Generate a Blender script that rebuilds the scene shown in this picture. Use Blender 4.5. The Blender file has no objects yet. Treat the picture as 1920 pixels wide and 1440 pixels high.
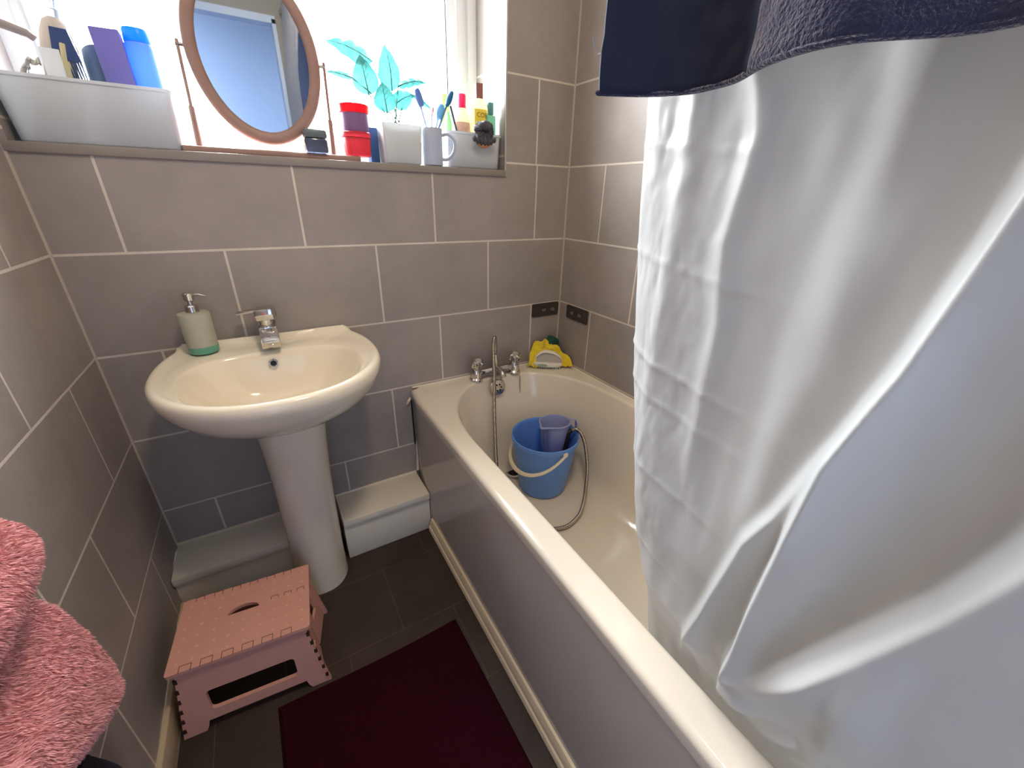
import bpy, bmesh, math, random
from mathutils import Vector, Matrix, noise
from mathutils.geometry import tessellate_polygon
random.seed(7)
PI = math.pi
SC = bpy.context.scene
COL = SC.collection

# ------------------------------------------------------------------ materials
MATS = {}
def srgb(r, g, b):
    f = lambda c: (c/255/12.92) if c/255 <= .04045 else ((c/255+.055)/1.055)**2.4
    return (f(r), f(g), f(b), 1)

def mat(name, col, rough=.5, metal=0., var=0., vscale=8., bump=0., bscale=60., trans=0., transl=0.,
        spec=.5, coat=0., ior=1.45, sss=0., sheen=0., alpha=1.):
    m = bpy.data.materials.new(name); m.use_nodes = True
    nt = m.node_tree; N = nt.nodes; L = nt.links
    b = N['Principled BSDF']; out = N['Material Output']
    b.inputs['Roughness'].default_value = rough
    b.inputs['Metallic'].default_value = metal
    b.inputs['Specular IOR Level'].default_value = spec
    b.inputs['Coat Weight'].default_value = coat
    b.inputs['IOR'].default_value = ior
    b.inputs['Transmission Weight'].default_value = trans
    b.inputs['Sheen Weight'].default_value = sheen
    b.inputs['Alpha'].default_value = alpha
    b.inputs['Subsurface Weight'].default_value = sss
    if sss: b.inputs['Subsurface Radius'].default_value = (.01, .01, .01)
    tc = N.new('ShaderNodeTexCoord')
    ns = N.new('ShaderNodeTexNoise'); ns.inputs['Scale'].default_value = vscale; ns.inputs['Detail'].default_value = 5
    L.new(tc.outputs['Object'], ns.inputs['Vector'])
    mx = N.new('ShaderNodeMix'); mx.data_type = 'RGBA'
    lo = tuple(c*(1-var) for c in col[:3])+(1,); hi = tuple(min(1, c*(1+var)) for c in col[:3])+(1,)
    mx.inputs['A'].default_value = lo; mx.inputs['B'].default_value = hi
    L.new(ns.outputs['Fac'], mx.inputs['Factor'])
    L.new(mx.outputs['Result'], b.inputs['Base Color'])
    if bump:
        n2 = N.new('ShaderNodeTexNoise'); n2.inputs['Scale'].default_value = bscale; n2.inputs['Detail'].default_value = 3
        L.new(tc.outputs['Object'], n2.inputs['Vector'])
        bp = N.new('ShaderNodeBump'); bp.inputs['Strength'].default_value = bump; bp.inputs['Distance'].default_value = .004
        L.new(n2.outputs['Fac'], bp.inputs['Height']); L.new(bp.outputs['Normal'], b.inputs['Normal'])
    if transl:
        t = N.new('ShaderNodeBsdfTranslucent'); L.new(mx.outputs['Result'], t.inputs['Color'])
        ms = N.new('ShaderNodeMixShader'); ms.inputs['Fac'].default_value = transl
        L.new(b.outputs['BSDF'], ms.inputs[1]); L.new(t.outputs['BSDF'], ms.inputs[2])
        L.new(ms.outputs['Shader'], out.inputs['Surface'])
    MATS[name] = m
    return m

def tile_mat(name, col, col2, grout, bw, rh, mortar, rough, mott=.25, bumpd=.0012):
    m = bpy.data.materials.new(name); m.use_nodes = True
    nt = m.node_tree; N = nt.nodes; L = nt.links; b = N['Principled BSDF']
    uv = N.new('ShaderNodeUVMap'); uv.uv_map = 'UVMap'
    br = N.new('ShaderNodeTexBrick'); br.offset = .5; br.offset_frequency = 2; br.squash = 1
    br.inputs['Scale'].default_value = 1; br.inputs['Mortar Size'].default_value = mortar
    br.inputs['Mortar Smooth'].default_value = .15; br.inputs['Bias'].default_value = 0
    br.inputs['Brick Width'].default_value = bw; br.inputs['Row Height'].default_value = rh
    br.inputs['Color1'].default_value = col; br.inputs['Color2'].default_value = col2; br.inputs['Mortar'].default_value = grout
    L.new(uv.outputs['UV'], br.inputs['Vector'])
    tc = N.new('ShaderNodeTexCoord')
    n1 = N.new('ShaderNodeTexNoise'); n1.inputs['Scale'].default_value = 5; n1.inputs['Detail'].default_value = 8; n1.inputs['Roughness'].default_value = .65
    L.new(tc.outputs['Object'], n1.inputs['Vector'])
    mr = N.new('ShaderNodeMapRange'); mr.inputs['From Min'].default_value = .3; mr.inputs['From Max'].default_value = .7
    mr.inputs['To Min'].default_value = 1-mott; mr.inputs['To Max'].default_value = 1+mott
    L.new(n1.outputs['Fac'], mr.inputs['Value'])
    mul = N.new('ShaderNodeMix'); mul.data_type = 'RGBA'; mul.blend_type = 'MULTIPLY'; mul.inputs['Factor'].default_value = 1
    L.new(br.outputs['Color'], mul.inputs['A']); L.new(mr.outputs['Result'], mul.inputs['B'])
    L.new(mul.outputs['Result'], b.inputs['Base Color'])
    b.inputs['Specular IOR Level'].default_value = .3
    rr = N.new('ShaderNodeMapRange'); rr.inputs['To Min'].default_value = rough; rr.inputs['To Max'].default_value = .85
    L.new(br.outputs['Fac'], rr.inputs['Value']); L.new(rr.outputs['Result'], b.inputs['Roughness'])
    n2 = N.new('ShaderNodeTexNoise'); n2.inputs['Scale'].default_value = 90; n2.inputs['Detail'].default_value = 4
    L.new(tc.outputs['Object'], n2.inputs['Vector'])
    sub = N.new('ShaderNodeMath'); sub.operation = 'MULTIPLY_ADD'; sub.inputs[1].default_value = .12
    inv = N.new('ShaderNodeMath'); inv.operation = 'SUBTRACT'; inv.inputs[0].default_value = 1
    L.new(br.outputs['Fac'], inv.inputs[1]); L.new(n2.outputs['Fac'], sub.inputs[0]); L.new(inv.outputs[0], sub.inputs[2])
    bp = N.new('ShaderNodeBump'); bp.inputs['Strength'].default_value = .6; bp.inputs['Distance'].default_value = bumpd
    L.new(sub.outputs[0], bp.inputs['Height']); L.new(bp.outputs['Normal'], b.inputs['Normal'])
    MATS[name] = m
    return m

TILE = tile_mat('taupe_wall_tile', srgb(154, 146, 141), srgb(149, 141, 136), srgb(206, 196, 187), .3953, .25, .0032, .46, .13)
FLOORT = tile_mat('dark_floor_tile', srgb(64, 54, 48), srgb(57, 48, 43), srgb(86, 76, 68), .32, .25, .0011, .5, .3, .0006)
CERAMIC = mat('cream_ceramic', srgb(232, 223, 204), .12, coat=.4)
ACRYL = mat('bath_acrylic', srgb(224, 214, 197), .12, coat=.3)
PANEL = mat('bath_panel_gloss', srgb(196, 186, 176), .07, var=.03)
PAINT = mat('white_gloss_paint', srgb(226, 220, 205), .3, var=.03, bump=.05, bscale=25)
BEAD = mat('cream_beading', srgb(226, 208, 176), .4, var=.06)
SEAL = mat('white_sealant', srgb(225, 216, 200), .5, var=.1)
CHROME = mat('chrome', srgb(205, 203, 200), .09, 1.)
STEEL = mat('brushed_steel_hose', srgb(170, 160, 150), .25, 1.)
DARKHOLE = mat('dark_hole', srgb(22, 22, 24), .6)
UPVC = mat('white_upvc', srgb(236, 240, 242), .3)
CEIL = mat('ceiling_paint', srgb(238, 236, 230), .8)
REAR = mat('grey_wall_paint', srgb(140, 134, 128), .7, var=.03)
HALLW = mat('hall_veil_blue', srgb(106, 122, 148), .7, var=.03)  # blue puts the window's hazy veil into the mirror reflection
DOORM = mat('added_doorway_paint', srgb(170, 182, 200), .5)

# ------------------------------------------------------------------ mesh helpers
def mesh(name, verts, faces, m, parent=None, smooth=True, angle=35, uvs=None):
    me = bpy.data.meshes.new(name)
    me.from_pydata([tuple(v) for v in verts], [], [tuple(f) for f in faces])
    bm = bmesh.new(); bm.from_mesh(me)
    bmesh.ops.recalc_face_normals(bm, faces=bm.faces)
    bm.to_mesh(me); bm.free()
    return link(name, me, m, parent, smooth, angle, uvs)

def link(name, me, m, parent=None, smooth=True, angle=35, uvs=None):
    me.name = name
    if smooth:
        for p in me.polygons: p.use_smooth = True
        me.set_sharp_from_angle(angle=math.radians(angle))
    if m is not None: me.materials.append(m)
    o = bpy.data.objects.new(name, me); COL.objects.link(o)
    if parent is not None: adopt(o, parent)
    return o

WM = {}
def adopt(o, parent):
    o.parent = parent
    w = Matrix.Identity(4); p = parent
    if p.name in WM: w = WM[p.name]
    o.matrix_parent_inverse = w.inverted()
    WM[o.name] = Matrix.Identity(4)

def thing(name, label, cat, loc, group=None):
    o = bpy.data.objects.new(name, None); COL.objects.link(o)
    o.location = loc; o.empty_display_size = .05
    WM[o.name] = Matrix.Translation(Vector(loc))
    return tag(o, label, cat, group)

def tag(o, label, cat, group=None):
    o['label'] = label; o['category'] = cat
    if group: o['group'] = group
    return o

def struct(o): o['kind'] = 'structure'; return o

class MB:
    def __init__(s): s.v = []; s.f = []
    def add(s, v, f):
        n = len(s.v); s.v += [Vector(p) for p in v]; s.f += [tuple(i+n for i in q) for q in f]; return s
    def box(s, lo, hi, M=None):
        x0, y0, z0 = lo; x1, y1, z1 = hi
        v = [Vector(p) for p in ((x0,y0,z0),(x1,y0,z0),(x1,y1,z0),(x0,y1,z0),(x0,y0,z1),(x1,y0,z1),(x1,y1,z1),(x0,y1,z1))]
        if M: v = [M @ p for p in v]
        return s.add(v, ((0,3,2,1),(4,5,6,7),(0,1,5,4),(1,2,6,5),(2,3,7,6),(3,0,4,7)))
    def loft(s, rings, cap0=True, cap1=True, closed=True):
        n = len(rings[0]); v = [p for r in rings for p in r]; f = []
        for i in range(len(rings)-1):
            for j in range(n if closed else n-1):
                k = (j+1) % n
                f.append((i*n+j, i*n+k, (i+1)*n+k, (i+1)*n+j))
        if cap0: f.append(tuple(range(n))[::-1])
        if cap1: f.append(tuple(range((len(rings)-1)*n, len(rings)*n)))
        return s.add(v, f)
    def lathe(s, prof, c=(0,0,0), n=32, M=None, cap0=True, cap1=True, sx=1, sy=1):
        c = Vector(c); rings = []
        for r, z in prof:
            ring = [Vector((r*sx*math.cos(2*PI*k/n), r*sy*math.sin(2*PI*k/n), z)) for k in range(n)]
            if M: ring = [M @ p for p in ring]
            rings.append([p+c for p in ring])
        return s.loft(rings, cap0, cap1)
    def tube(s, path, r, n=10, caps=True):
        path = [Vector(p) for p in path]; rings = []
        t0 = (path[1]-path[0]).normalized()
        u = t0.orthogonal().normalized()
        for i, p in enumerate(path):
            if i == 0: t = t0
            elif i == len(path)-1: t = (path[i]-path[i-1]).normalized()
            else: t = (path[i+1]-path[i-1]).normalized()
            u = (u - t*u.dot(t)).normalized(); w = t.cross(u)
            rr = r(i/(len(path)-1)) if callable(r) else r
            rings.append([p+(u*math.cos(2*PI*k/n)+w*math.sin(2*PI*k/n))*rr for k in range(n)])
        return s.loft(rings, caps, caps)
    def build(s, name, m, parent=None, smooth=True, angle=35):
        return mesh(name, s.v, s.f, m, parent, smooth, angle)

def rbox(name, lo, hi, bev, m, parent=None, M=None, seg=2, taper=None):
    bm = bmesh.new(); bmesh.ops.create_cube(bm, size=1)
    lo = Vector(lo); hi = Vector(hi); c = (lo+hi)/2; s = hi-lo
    for v in bm.verts: v.co = Vector((v.co.x*s.x, v.co.y*s.y, v.co.z*s.z))
    if taper:
        for v in bm.verts:
            if v.co.z < 0: v.co.x *= taper; v.co.y *= taper
    bmesh.ops.bevel(bm, geom=list(bm.edges), offset=bev, segments=seg, profile=.5, affect='EDGES')
    for v in bm.verts:
        v.co = v.co + c
        if M: v.co = M @ v.co
    me = bpy.data.meshes.new(name); bm.to_mesh(me); bm.free()
    return link(name, me, m, parent, True, 40)

def cr(pts, n=8):
    P = [Vector(p) for p in pts]; out = []
    Q = [P[0]*2-P[1]] + P + [P[-1]*2-P[-2]]
    for i in range(1, len(Q)-2):
        a, b, c, d = Q[i-1:i+3]
        for k in range(n):
            t = k/n
            out.append(.5*((2*b)+(c-a)*t+(2*a-5*b+4*c-d)*t*t+(3*b-a-3*c+d)*t**3))
    out.append(P[-1]); return out

def plate(outer, holes, th, M):
    """flat panel with holes: 2-D outlines, thickness along local -Z, placed by M"""
    loops = [outer]+holes
    pts = [Vector((x, y, 0)) for l in loops for x, y in l]
    tris = tessellate_polygon([[Vector((x, y, 0)) for x, y in l] for l in loops])
    n = len(pts); mb = MB()
    v = [M @ p for p in pts]+[M @ (p-Vector((0, 0, th))) for p in pts]
    f = [tuple(t) for t in tris]+[tuple(i+n for i in t)[::-1] for t in tris]
    o = 0
    for l in loops:
        k = len(l)
        for i in range(k):
            a, b = o+i, o+(i+1) % k
            f.append((a, b, b+n, a+n))
        o += k
    mb.add(v, f); return mb

def rrect(x0, y0, x1, y1, r, n=4):
    out = []
    for cx, cy, a in ((x1-r, y1-r, 0), (x0+r, y1-r, 90), (x0+r, y0+r, 180), (x1-r, y0+r, 270)):
        for k in range(n+1):
            t = math.radians(a+90*k/n); out.append((cx+r*math.cos(t), cy+r*math.sin(t)))
    return out

def text_mesh(name, txt, size, M, m, parent):
    cu = bpy.data.curves.new(name, 'FONT'); cu.body = txt; cu.size = size; cu.extrude = .0002
    cu.align_x = 'CENTER'; cu.align_y = 'CENTER'
    to = bpy.data.objects.new(name+'_tmp', cu); COL.objects.link(to)
    dg = bpy.context.evaluated_depsgraph_get(); dg.update()
    me = bpy.data.meshes.new_from_object(to.evaluated_get(dg))
    bpy.data.objects.remove(to); bpy.data.curves.remove(cu)
    me.transform(M); me.materials.clear()
    return link(name, me, m, parent, False)

def sm(a, b, x):
    t = max(0., min(1., (x-a)/(b-a))); return t*t*(3-2*t)
def lerp(a, b, t): return a+(b-a)*t
def pl(pts, x):
    if x <= pts[0][0]: return pts[0][1]
    for (a, b), (c, d) in zip(pts, pts[1:]):
        if x <= c: return b+(d-b)*(x-a)/(c-a)
    return pts[-1][1]

# ------------------------------------------------------------------ camera
R = ((.8587, -.5120, .0229), (-.1973, -.3714, -.9073), (.4730, .7746, -.4199))
cam = bpy.data.cameras.new('camera'); co = bpy.data.objects.new('camera', cam); COL.objects.link(co)
M3 = Matrix((R[0], tuple(-c for c in R[1]), tuple(-c for c in R[2]))).transposed().to_quaternion().to_matrix()
co.matrix_world = Matrix.Translation((.408, -1.3567, 1.211)) @ M3.to_4x4()
cam.sensor_width = 36; cam.lens = 759.469/1920*36; cam.clip_start = .01
SC.camera = co

# ------------------------------------------------------------------ room shell
W = 1.4626; YF = -1.95; HC = 2.35
SILL = 1.292; WX0, WX1 = .012, 1.1835; WTOP = 2.12; WD = .215
def wallquads(name, quads, m):
    v = []; f = []; uv = []
    for q, u in quads:
        n = len(v); v += q; f.append((n, n+1, n+2, n+3)); uv += u
    me = bpy.data.meshes.new(name); me.from_pydata(v, [], f)
    lay = me.uv_layers.new(name='UVMap')
    for i, c in enumerate(uv): lay.data[i].uv = c
    return struct(link(name, me, m, None, False))
def bq(x0, z0, x1, z1, du=.3306):
    q = [(x0, 0, z0), (x1, 0, z0), (x1, 0, z1), (x0, 0, z1)]
    return q, [(x-du+10*.3953, z-.065+2.5) for x, y, z in q]
def sq(x, y0, z0, y1, z1, flip=1, du=0):
    q = [(x, y0, z0), (x, y1, z0), (x, y1, z1), (x, y0, z1)]
    return q, [(-y*flip+10*.3953+du, z-.065+2.5) for _, y, z in q]
wq = [bq(0, 0, W, SILL-.006), bq(WX1, SILL-.006, W, 1.315), bq(WX1, 1.315, W, HC, 1.3135),
      bq(0, SILL-.006, WX0, HC), bq(WX0, WTOP, WX1, HC)]
# window reveals (tiled), returning to the frame
def rev(x, flip):
    q = [(x, 0, SILL-.006), (x, WD, SILL-.006), (x, WD, WTOP), (x, 0, WTOP)]
    return q, [(y*flip+10*.3953+.05, z-.065+2.5+.23) for _, y, z in q]
wq += [rev(WX0, 1), rev(WX1, 1)]
q = [(WX0, 0, WTOP), (WX1, 0, WTOP), (WX1, WD, WTOP), (WX0, WD, WTOP)]
wq.append((q, [(x, y+2.6) for x, y, z in q]))
wallquads('wall_back', wq, TILE)
wallquads('wall_left', [sq(0, 0, 0, YF, HC)], TILE)
wallquads('wall_right', [sq(W, 0, 0, YF, HC)], TILE)
q = [(0, 0, 0), (W, 0, 0), (W, YF, 0), (0, YF, 0)]
wallquads('floor', [(q, [(x-.4035+3.2, y+.005+2.5) for x, y, z in q])], FLOORT)
struct(mesh('ceiling', [(0, 0, HC), (W, 0, HC), (W, YF, HC), (0, YF, HC)], [(0, 1, 2, 3)], CEIL, None, False))
HY = -3.0
fw = MB()
fw.box((.76, YF-.1, 0), (W, YF, HC)); fw.box((0, YF-.1, 2.0), (.76, YF, HC)); fw.box((-.06, YF-.1, 0), (.03, YF, HC))
struct(fw.build('wall_front', REAR, None, False))
dk = MB(); dk.box((.03, YF-.1, 0), (.05, YF+.01, 1.985)); dk.box((.74, YF-.1, 0), (.76, YF+.01, 1.985)); dk.box((.03, YF-.1, 1.965), (.76, YF+.01, 2.0))
struct(dk.build('door_added_opening', DOORM, None, False))  # open doorway added behind the camera to let fill light in
# unseen hallway added behind the camera, for fill light and mirror reflection
hv = [(-.5, YF-.1, 0), (1.7, YF-.1, 0), (1.7, HY, 0), (-.5, HY, 0), (-.5, YF-.1, HC), (1.7, YF-.1, HC), (1.7, HY, HC), (-.5, HY, HC)]
struct(mesh('wall_added_hall', hv, [(1, 2, 6, 5), (2, 3, 7, 6), (3, 0, 4, 7), (4, 5, 6, 7)], HALLW, None, False))
struct(mesh('floor_added_hall', hv[:4], [(0, 1, 2, 3)], mat('added_hall_carpet', srgb(150, 146, 142), .95, var=.1), None, False))
# corner grout lines
struct(MB().box((0, -.0045, .0), (.0045, 0, 1.29)).build('trim_1', mat('corner_grout', srgb(190, 178, 168), .8), None, False))
struct(MB().box((W-.0045, -.0045, .56), (W, 0, HC)).build('trim_2', MATS['corner_grout'], None, False))
# window sill board (tiled, seen only by its front edge)
SILLM = mat('grey_sill_tile', srgb(138, 130, 124), .4, var=.1)
struct(rbox('trim_3', (0.001, -.006, SILL-.02), (WX1+.004, WD, SILL), .002, SILLM))
struct(rbox('trim_4', (WX1, -.004, SILL-.02), (WX1+.006, .004, HC), .001, mat('tile_edge_trim', srgb(176, 172, 168), .4)))
# window
wf = struct(bpy.data.objects.new('window_1', None)); COL.objects.link(wf)
wf.location = ((WX0+WX1)/2, WD+.02, SILL); WM['window_1'] = Matrix.Translation(wf.location)
fr = MB(); y0, y1 = WD, WD+.06
fx0, fx1, fz0, fz1 = WX0, WX1, SILL, WTOP
for w0, w1, ya in ((0, .030, y0-.012), (.030, .055, y0+.004), (.055, .072, y0-.014), (.072, .098, y0+.002)):
    fr.box((fx0+w0, ya, fz0+w0*.85), (fx0+w1, y1, fz1-w0)); fr.box((fx1-w1, ya, fz0+w0*.85), (fx1-w0, y1, fz1-w0))
    fr.box((fx0+w1, ya, fz0+w0*.85), (fx1-w1, y1, fz0+w1*.85)); fr.box((fx0+w1, ya, fz1-w1), (fx1-w1, y1, fz1-w0))
fr.build('window_frame', UPVC, wf, False)
gk = MB()
for a, b in (((fx0+.098, y0+.012, fz0+.083), (fx0+.101, y0+.03, fz1-.098)), ((fx1-.101, y0+.012, fz0+.083), (fx1-.098, y0+.03, fz1-.098))): gk.box(a, b)
gk.build('gasket', mat('black_gasket', srgb(40, 44, 46), .6), wf, False)
gm = bpy.data.materials.new('obscure_window_glass'); gm.use_nodes = True
nt = gm.node_tree; nt.nodes.remove(nt.nodes['Principled BSDF'])
tr = nt.nodes.new('ShaderNodeBsdfTransparent'); gl = nt.nodes.new('ShaderNodeBsdfGlossy'); gl.inputs['Roughness'].default_value = .1
ms = nt.nodes.new('ShaderNodeMixShader'); ms.inputs[0].default_value = .04
nt.links.new(tr.outputs[0], ms.inputs[1]); nt.links.new(gl.outputs[0], ms.inputs[2]); nt.links.new(ms.outputs[0], nt.nodes['Material Output'].inputs[0])
MB().box((fx0+.098, y0+.02, fz0+.083), (fx1-.098, y0+.024, fz1-.098)).build('window_pane', gm, wf, False)

# skirting on the left wall
sk = struct(rbox('baseboard_left', (.001, YF+.01, 0), (.014, -.155, .088), .004, mat('cream_skirting', srgb(196, 180, 152), .4, var=.08)))
# pipe boxing either side of the pedestal
for i, (a, b) in enumerate(((.002, .306), (.474, .786))):
    bx = struct(rbox('trim_%d' % (5+i), (a, -.147, 0.001), (b, -.001, .152), .002, PAINT))
    lid = rbox('boxing_lid', (a, -.158, .152), (b, -.001, .180), .004, PAINT, bx)
    sl = MB().box((a, -.006, .180), (b, -.0005, .186)).build('sealant_bead', SEAL, bx, False)

# ------------------------------------------------------------------ bathtub
bt = thing('bathtub', 'white acrylic bathtub along the right wall with a glossy side panel', 'bathtub', (1.125, -.86, 0))
cx, cy = 1.138, -.86
def xo(y): return .781+.012*sm(-.10, 0, y)
corners = [math.atan2(yy-cy, xx-cx) for xx, yy in ((W-.002, -.002), (.793, -.002), (.781, -1.72), (W-.002, -1.72))]
angs = sorted([2*PI*k/128-PI for k in range(128)]+corners)
def outer_pt(t, ins=0):
    c, s = math.cos(t), math.sin(t); best = 9
    for _ in range(1):
        if c > 1e-9: best = min(best, (W-.002-ins*0-cx)/c)
        if s > 1e-9: best = min(best, (-.002-cy)/s)
        if s < -1e-9: best = min(best, (-1.72-cy)/s)
    if c < -1e-9:
        r = .33
        for _ in range(12):
            y = max(-1.72, min(-.002, cy+r*s)); r = (xo(y)+ins-cx)/c
        best = min(best, r)
    return Vector((cx+best*c, cy+best*s, 0))
def inner_pt(t, a, b, hl=.40, sh=0.):
    c, s = math.cos(t), math.sin(t); lo, hi = 0., 1.3
    for _ in range(40):
        m_ = (lo+hi)/2; dx = abs(m_*c); dy = max(0, abs(m_*s)-hl)
        F = (dx/a)**2.35+(dy/b)**2.35
        if F < 1: lo = m_
        else: hi = m_
    return Vector((cx+lo*c, cy+lo*s+sh, 0))
rings = []
def ring(fn, z): rings.append([Vector((p.x, p.y, z)) for p in (fn(t) for t in angs)])
ring(lambda t: outer_pt(t, .008), .516)
ring(lambda t: outer_pt(t, .002), .518)
ring(lambda t: outer_pt(t, 0), .541)
for k in range(1, 6):
    th = PI/2*k/5
    ring(lambda t: outer_pt(t, .014*(1-math.cos(th))), .541+.014*math.sin(th))
A0, B0 = .288, .405
ring(lambda t: inner_pt(t, A0+.012, B0+.012), .555)
for k in range(1, 6):
    th = PI/2*k/5
    ring(lambda t: inner_pt(t, A0+.012*(1-math.sin(th)), B0+.012*(1-math.sin(th))), .555-.012*(1-math.cos(th)))
for z, a, b, hl in ((.50, .279, .385, .40), (.40, .268, .355, .40), (.30, .256, .34, .40), (.23, .244, .324, .40), (.195, .232, .311, .40),
                (.175, .210, .298, .40), (.164, .18, .28, .40), (.160, .14, .24, .40), (.158, .06, .08, .38), (.157, .015, .02, .3)):
    ring(lambda t: inner_pt(t, a, b, hl), z)
tub = MB().loft(rings, False, True).build('tub', ACRYL, bt, True, 50)
pn = MB()
ys = [-.003-1.715*k/30 for k in range(31)]
pn.loft([[Vector((xo(y)+.007, y, z)) for z in (.02, .520)]+[Vector((xo(y)+.018, y, z)) for z in (.520, .02)] for y in ys])
pn.build('side_panel', PANEL, bt, True, 30)
# overflow rose on the head wall of the tub
oy = -.083; oc = Vector((1.118, oy, .522)); nrm = Vector((0, -1, .14)).normalized()
Mo = Matrix.Translation(oc) @ nrm.to_track_quat('Z', 'Y').to_matrix().to_4x4()
of = MB().lathe([(.0345, 0), (.0345, .004), (.03, .008), (.016, .009), (.0, .009)], M=Mo, n=28, cap1=False).build('overflow_plate', CHROME, bt)
hs = MB()
for k in range(6):
    a = 2*PI*k/6
    hs.lathe([(.0038, .0092), (.0038, .0098)], M=Mo @ Matrix.Translation((.013*math.cos(a), .013*math.sin(a), 0)), n=10)
hs.build('overflow_hole', DARKHOLE, of)
dr = MB().lathe([(.034, .0), (.034, .003), (.026, .004), (.024, .0015), (0, .0015)], c=(1.142, -.188, .1650), n=28, cap1=False).build('drain_ring', CHROME, bt)
MB().lathe([(.023, .0), (.023, .002)], c=(1.142, -.188, .1663), n=24).build('drain_hole', DARKHOLE, dr)
# beading along the foot of the panel
bd = MB(); prof = [(0, 0), (-.017, 0), (-.018, .006), (-.016, .010), (-.0185, .015), (-.016, .020), (-.0175, .026), (-.013, .030), (-.013, .034), (-.011, .046), (-.006, .058), (0, .060)]
bd.loft([[Vector((xo(y)+.007+px, y, pz+.001)) for px, pz in prof] for y in (-.162, -.4, -.7, -1.0, -1.3, -1.7)])
struct(bd.build('trim_7', BEAD, None, True, 30))
# sealant and dark gap where the panel meets the back wall
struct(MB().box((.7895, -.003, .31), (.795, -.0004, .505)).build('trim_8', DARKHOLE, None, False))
lump = MB(); lump.tube(cr([(.774, -.002, .488), (.777, -.006, .500), (.783, -.009, .512), (.788, -.007, .520)], 5), lambda t: .002+.004*math.sin(PI*t), 8)
struct(lump.build('trim_9', SEAL, None))
struct(MB().tube(cr([(.797, -.002, .32), (.796, -.004, .26), (.793, -.005, .188)], 5), lambda t: .002+.004*t, 8).build('trim_10', SEAL, None))
struct(MB().tube([(.80, -.002, .556), (W-.002, -.002, .556)], .004, 6).build('trim_11', SEAL, None))
struct(MB().tube([(W-.002, -.003, .556), (W-.002, -1.7, .556)], .004, 6).build('trim_12', SEAL, None))

# ------------------------------------------------------------------ wash basin
wb = thing('pedestal_basin', 'cream ceramic wash basin on a full pedestal below the window', 'basin', (.388, -.2, 0))
bcx, bcy = .387, -.215
def bo(t):          # rim outline radius from (bcx,bcy)
    c, s = math.cos(t), math.sin(t); lo, hi = 0, .6
    for _ in range(40):
        r = (lo+hi)/2; x, y = r*c, bcy+r*s
        if y < -.2: ok = (abs(x)/.259)**2.15+((-.2-y)/.283)**2.15 < 1
        else: ok = y < -.002 and abs(x) < .259-.047*((y+.2)/.198)**2.2
        if ok: lo = r
        else: hi = r
    return lo
def bi(t):          # bowl outline
    c, s = math.cos(t), math.sin(t); lo, hi = 0, .6
    yc = -.262
    for _ in range(40):
        r = (lo+hi)/2; x, y = r*c, bcy+r*s
        b = .155 if y > yc else .186
        ok = (abs(x)/.203)**(2.9 if y > yc else 2.25)+(abs(y-yc)/b)**(2.9 if y > yc else 2.25) < 1
        if ok: lo = r
        else: hi = r
    return lo
cang = [math.atan2(-.002-bcy, sx*.212) for sx in (1, -1)]
ba = sorted([2*PI*k/120-PI for k in range(120)]+cang)
O = [bo(t) for t in ba]; I = [bi(t) for t in ba]
rings = []
def bring(fr_, z, zf=None, sx=1., sy=1., yp=-.0):
    out = []
    for t, o, i in zip(ba, O, I):
        r = fr_(o, i); x = r*math.cos(t); y = bcy+r*math.sin(t)
        zz = z + (zf(x, y) if zf else 0)
        out.append(Vector((bcx+x*sx, yp+(y-yp)*sy, zz)))
    rings.append(out)
led = lambda x, y: .012*sm(-.026, -.018, y)        # raised lip against the wall
for z, s in ((.615, .30), (.632, .40), (.655, .56), (.685, .74), (.72, .87), (.755, .955), (.78, .99)):
    bring(lambda o, i: o, z, None, s, min(1, s*.92+.08), -.06)
bring(lambda o, i: o, .79); bring(lambda o, i: o+.001, .803, led)
bring(lambda o, i: o-.002, .811, led); bring(lambda o, i: o-.008, .816, led); bring(lambda o, i: o-.016, .816, led)
bring(lambda o, i: o-.024, .811, led); bring(lambda o, i: lerp(o, i, .55) if o-i > .055 else lerp(o-.024, i, .4), .809, led)
bring(lambda o, i: i+.004, .808); bring(lambda o, i: i-.002, .805); bring(lambda o, i: i-.008, .795)
for z, s in ((.77, .93), (.74, .84), (.71, .70), (.69, .52), (.68, .30), (.677, .12)):
    bring(lambda o, i: (i-.008)*s, z, None, 1, 1)
MB().loft(rings, True, True).build('bowl', CERAMIC, wb, True, 60)
pr = []
def ped(z, rx, cyy, ryf, yb):
    out = []
    for k in range(40):
        t = 2*PI*k/40; c, s = math.cos(t), math.sin(t)
        x = .386+rx*math.copysign(abs(c)**.85, c)
        y = cyy+(ryf*s if s < 0 else (yb-cyy)*abs(s)**.6)
        out.append(Vector((x, y, z)))
    pr.append(out)
for z, rx, cyy, ryf, yb in ((.0, .083, -.155, .098, -.06), (.02, .082, -.155, .097, -.06), (.10, .079, -.16, .094, -.06), (.30, .078, -.175, .092, -.06),
                         (.45, .080, -.185, .095, -.06), (.56, .084, -.195, .10, -.06), (.62, .088, -.20, .105, -.06), (.66, .088, -.20, .105, -.06)):
    ped(z, rx, cyy, ryf, yb)
MB().loft([[Vector((p.x-.006+(.012*(p.z/.66)), p.y, p.z)) for p in r] for r in pr]).build('pedestal', CERAMIC, wb, True, 50)
n_ = Vector((0, -1, .35)).normalized(); Mo = Matrix.Translation((.383, -.1275, .777)) @ n_.to_track_quat('Z', 'Y').to_matrix().to_4x4()
orr = MB().lathe([(.0115, 0), (.0115, .003), (.0095, .005), (.0075, .003), (.0072, 0)], M=Mo, n=24, cap1=False).build('overflow_ring', CHROME, wb)
MB().lathe([(.0072, .0005), (.0072, .0015)], M=Mo, n=20).build('overflow_hole', DARKHOLE, orr)
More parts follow.
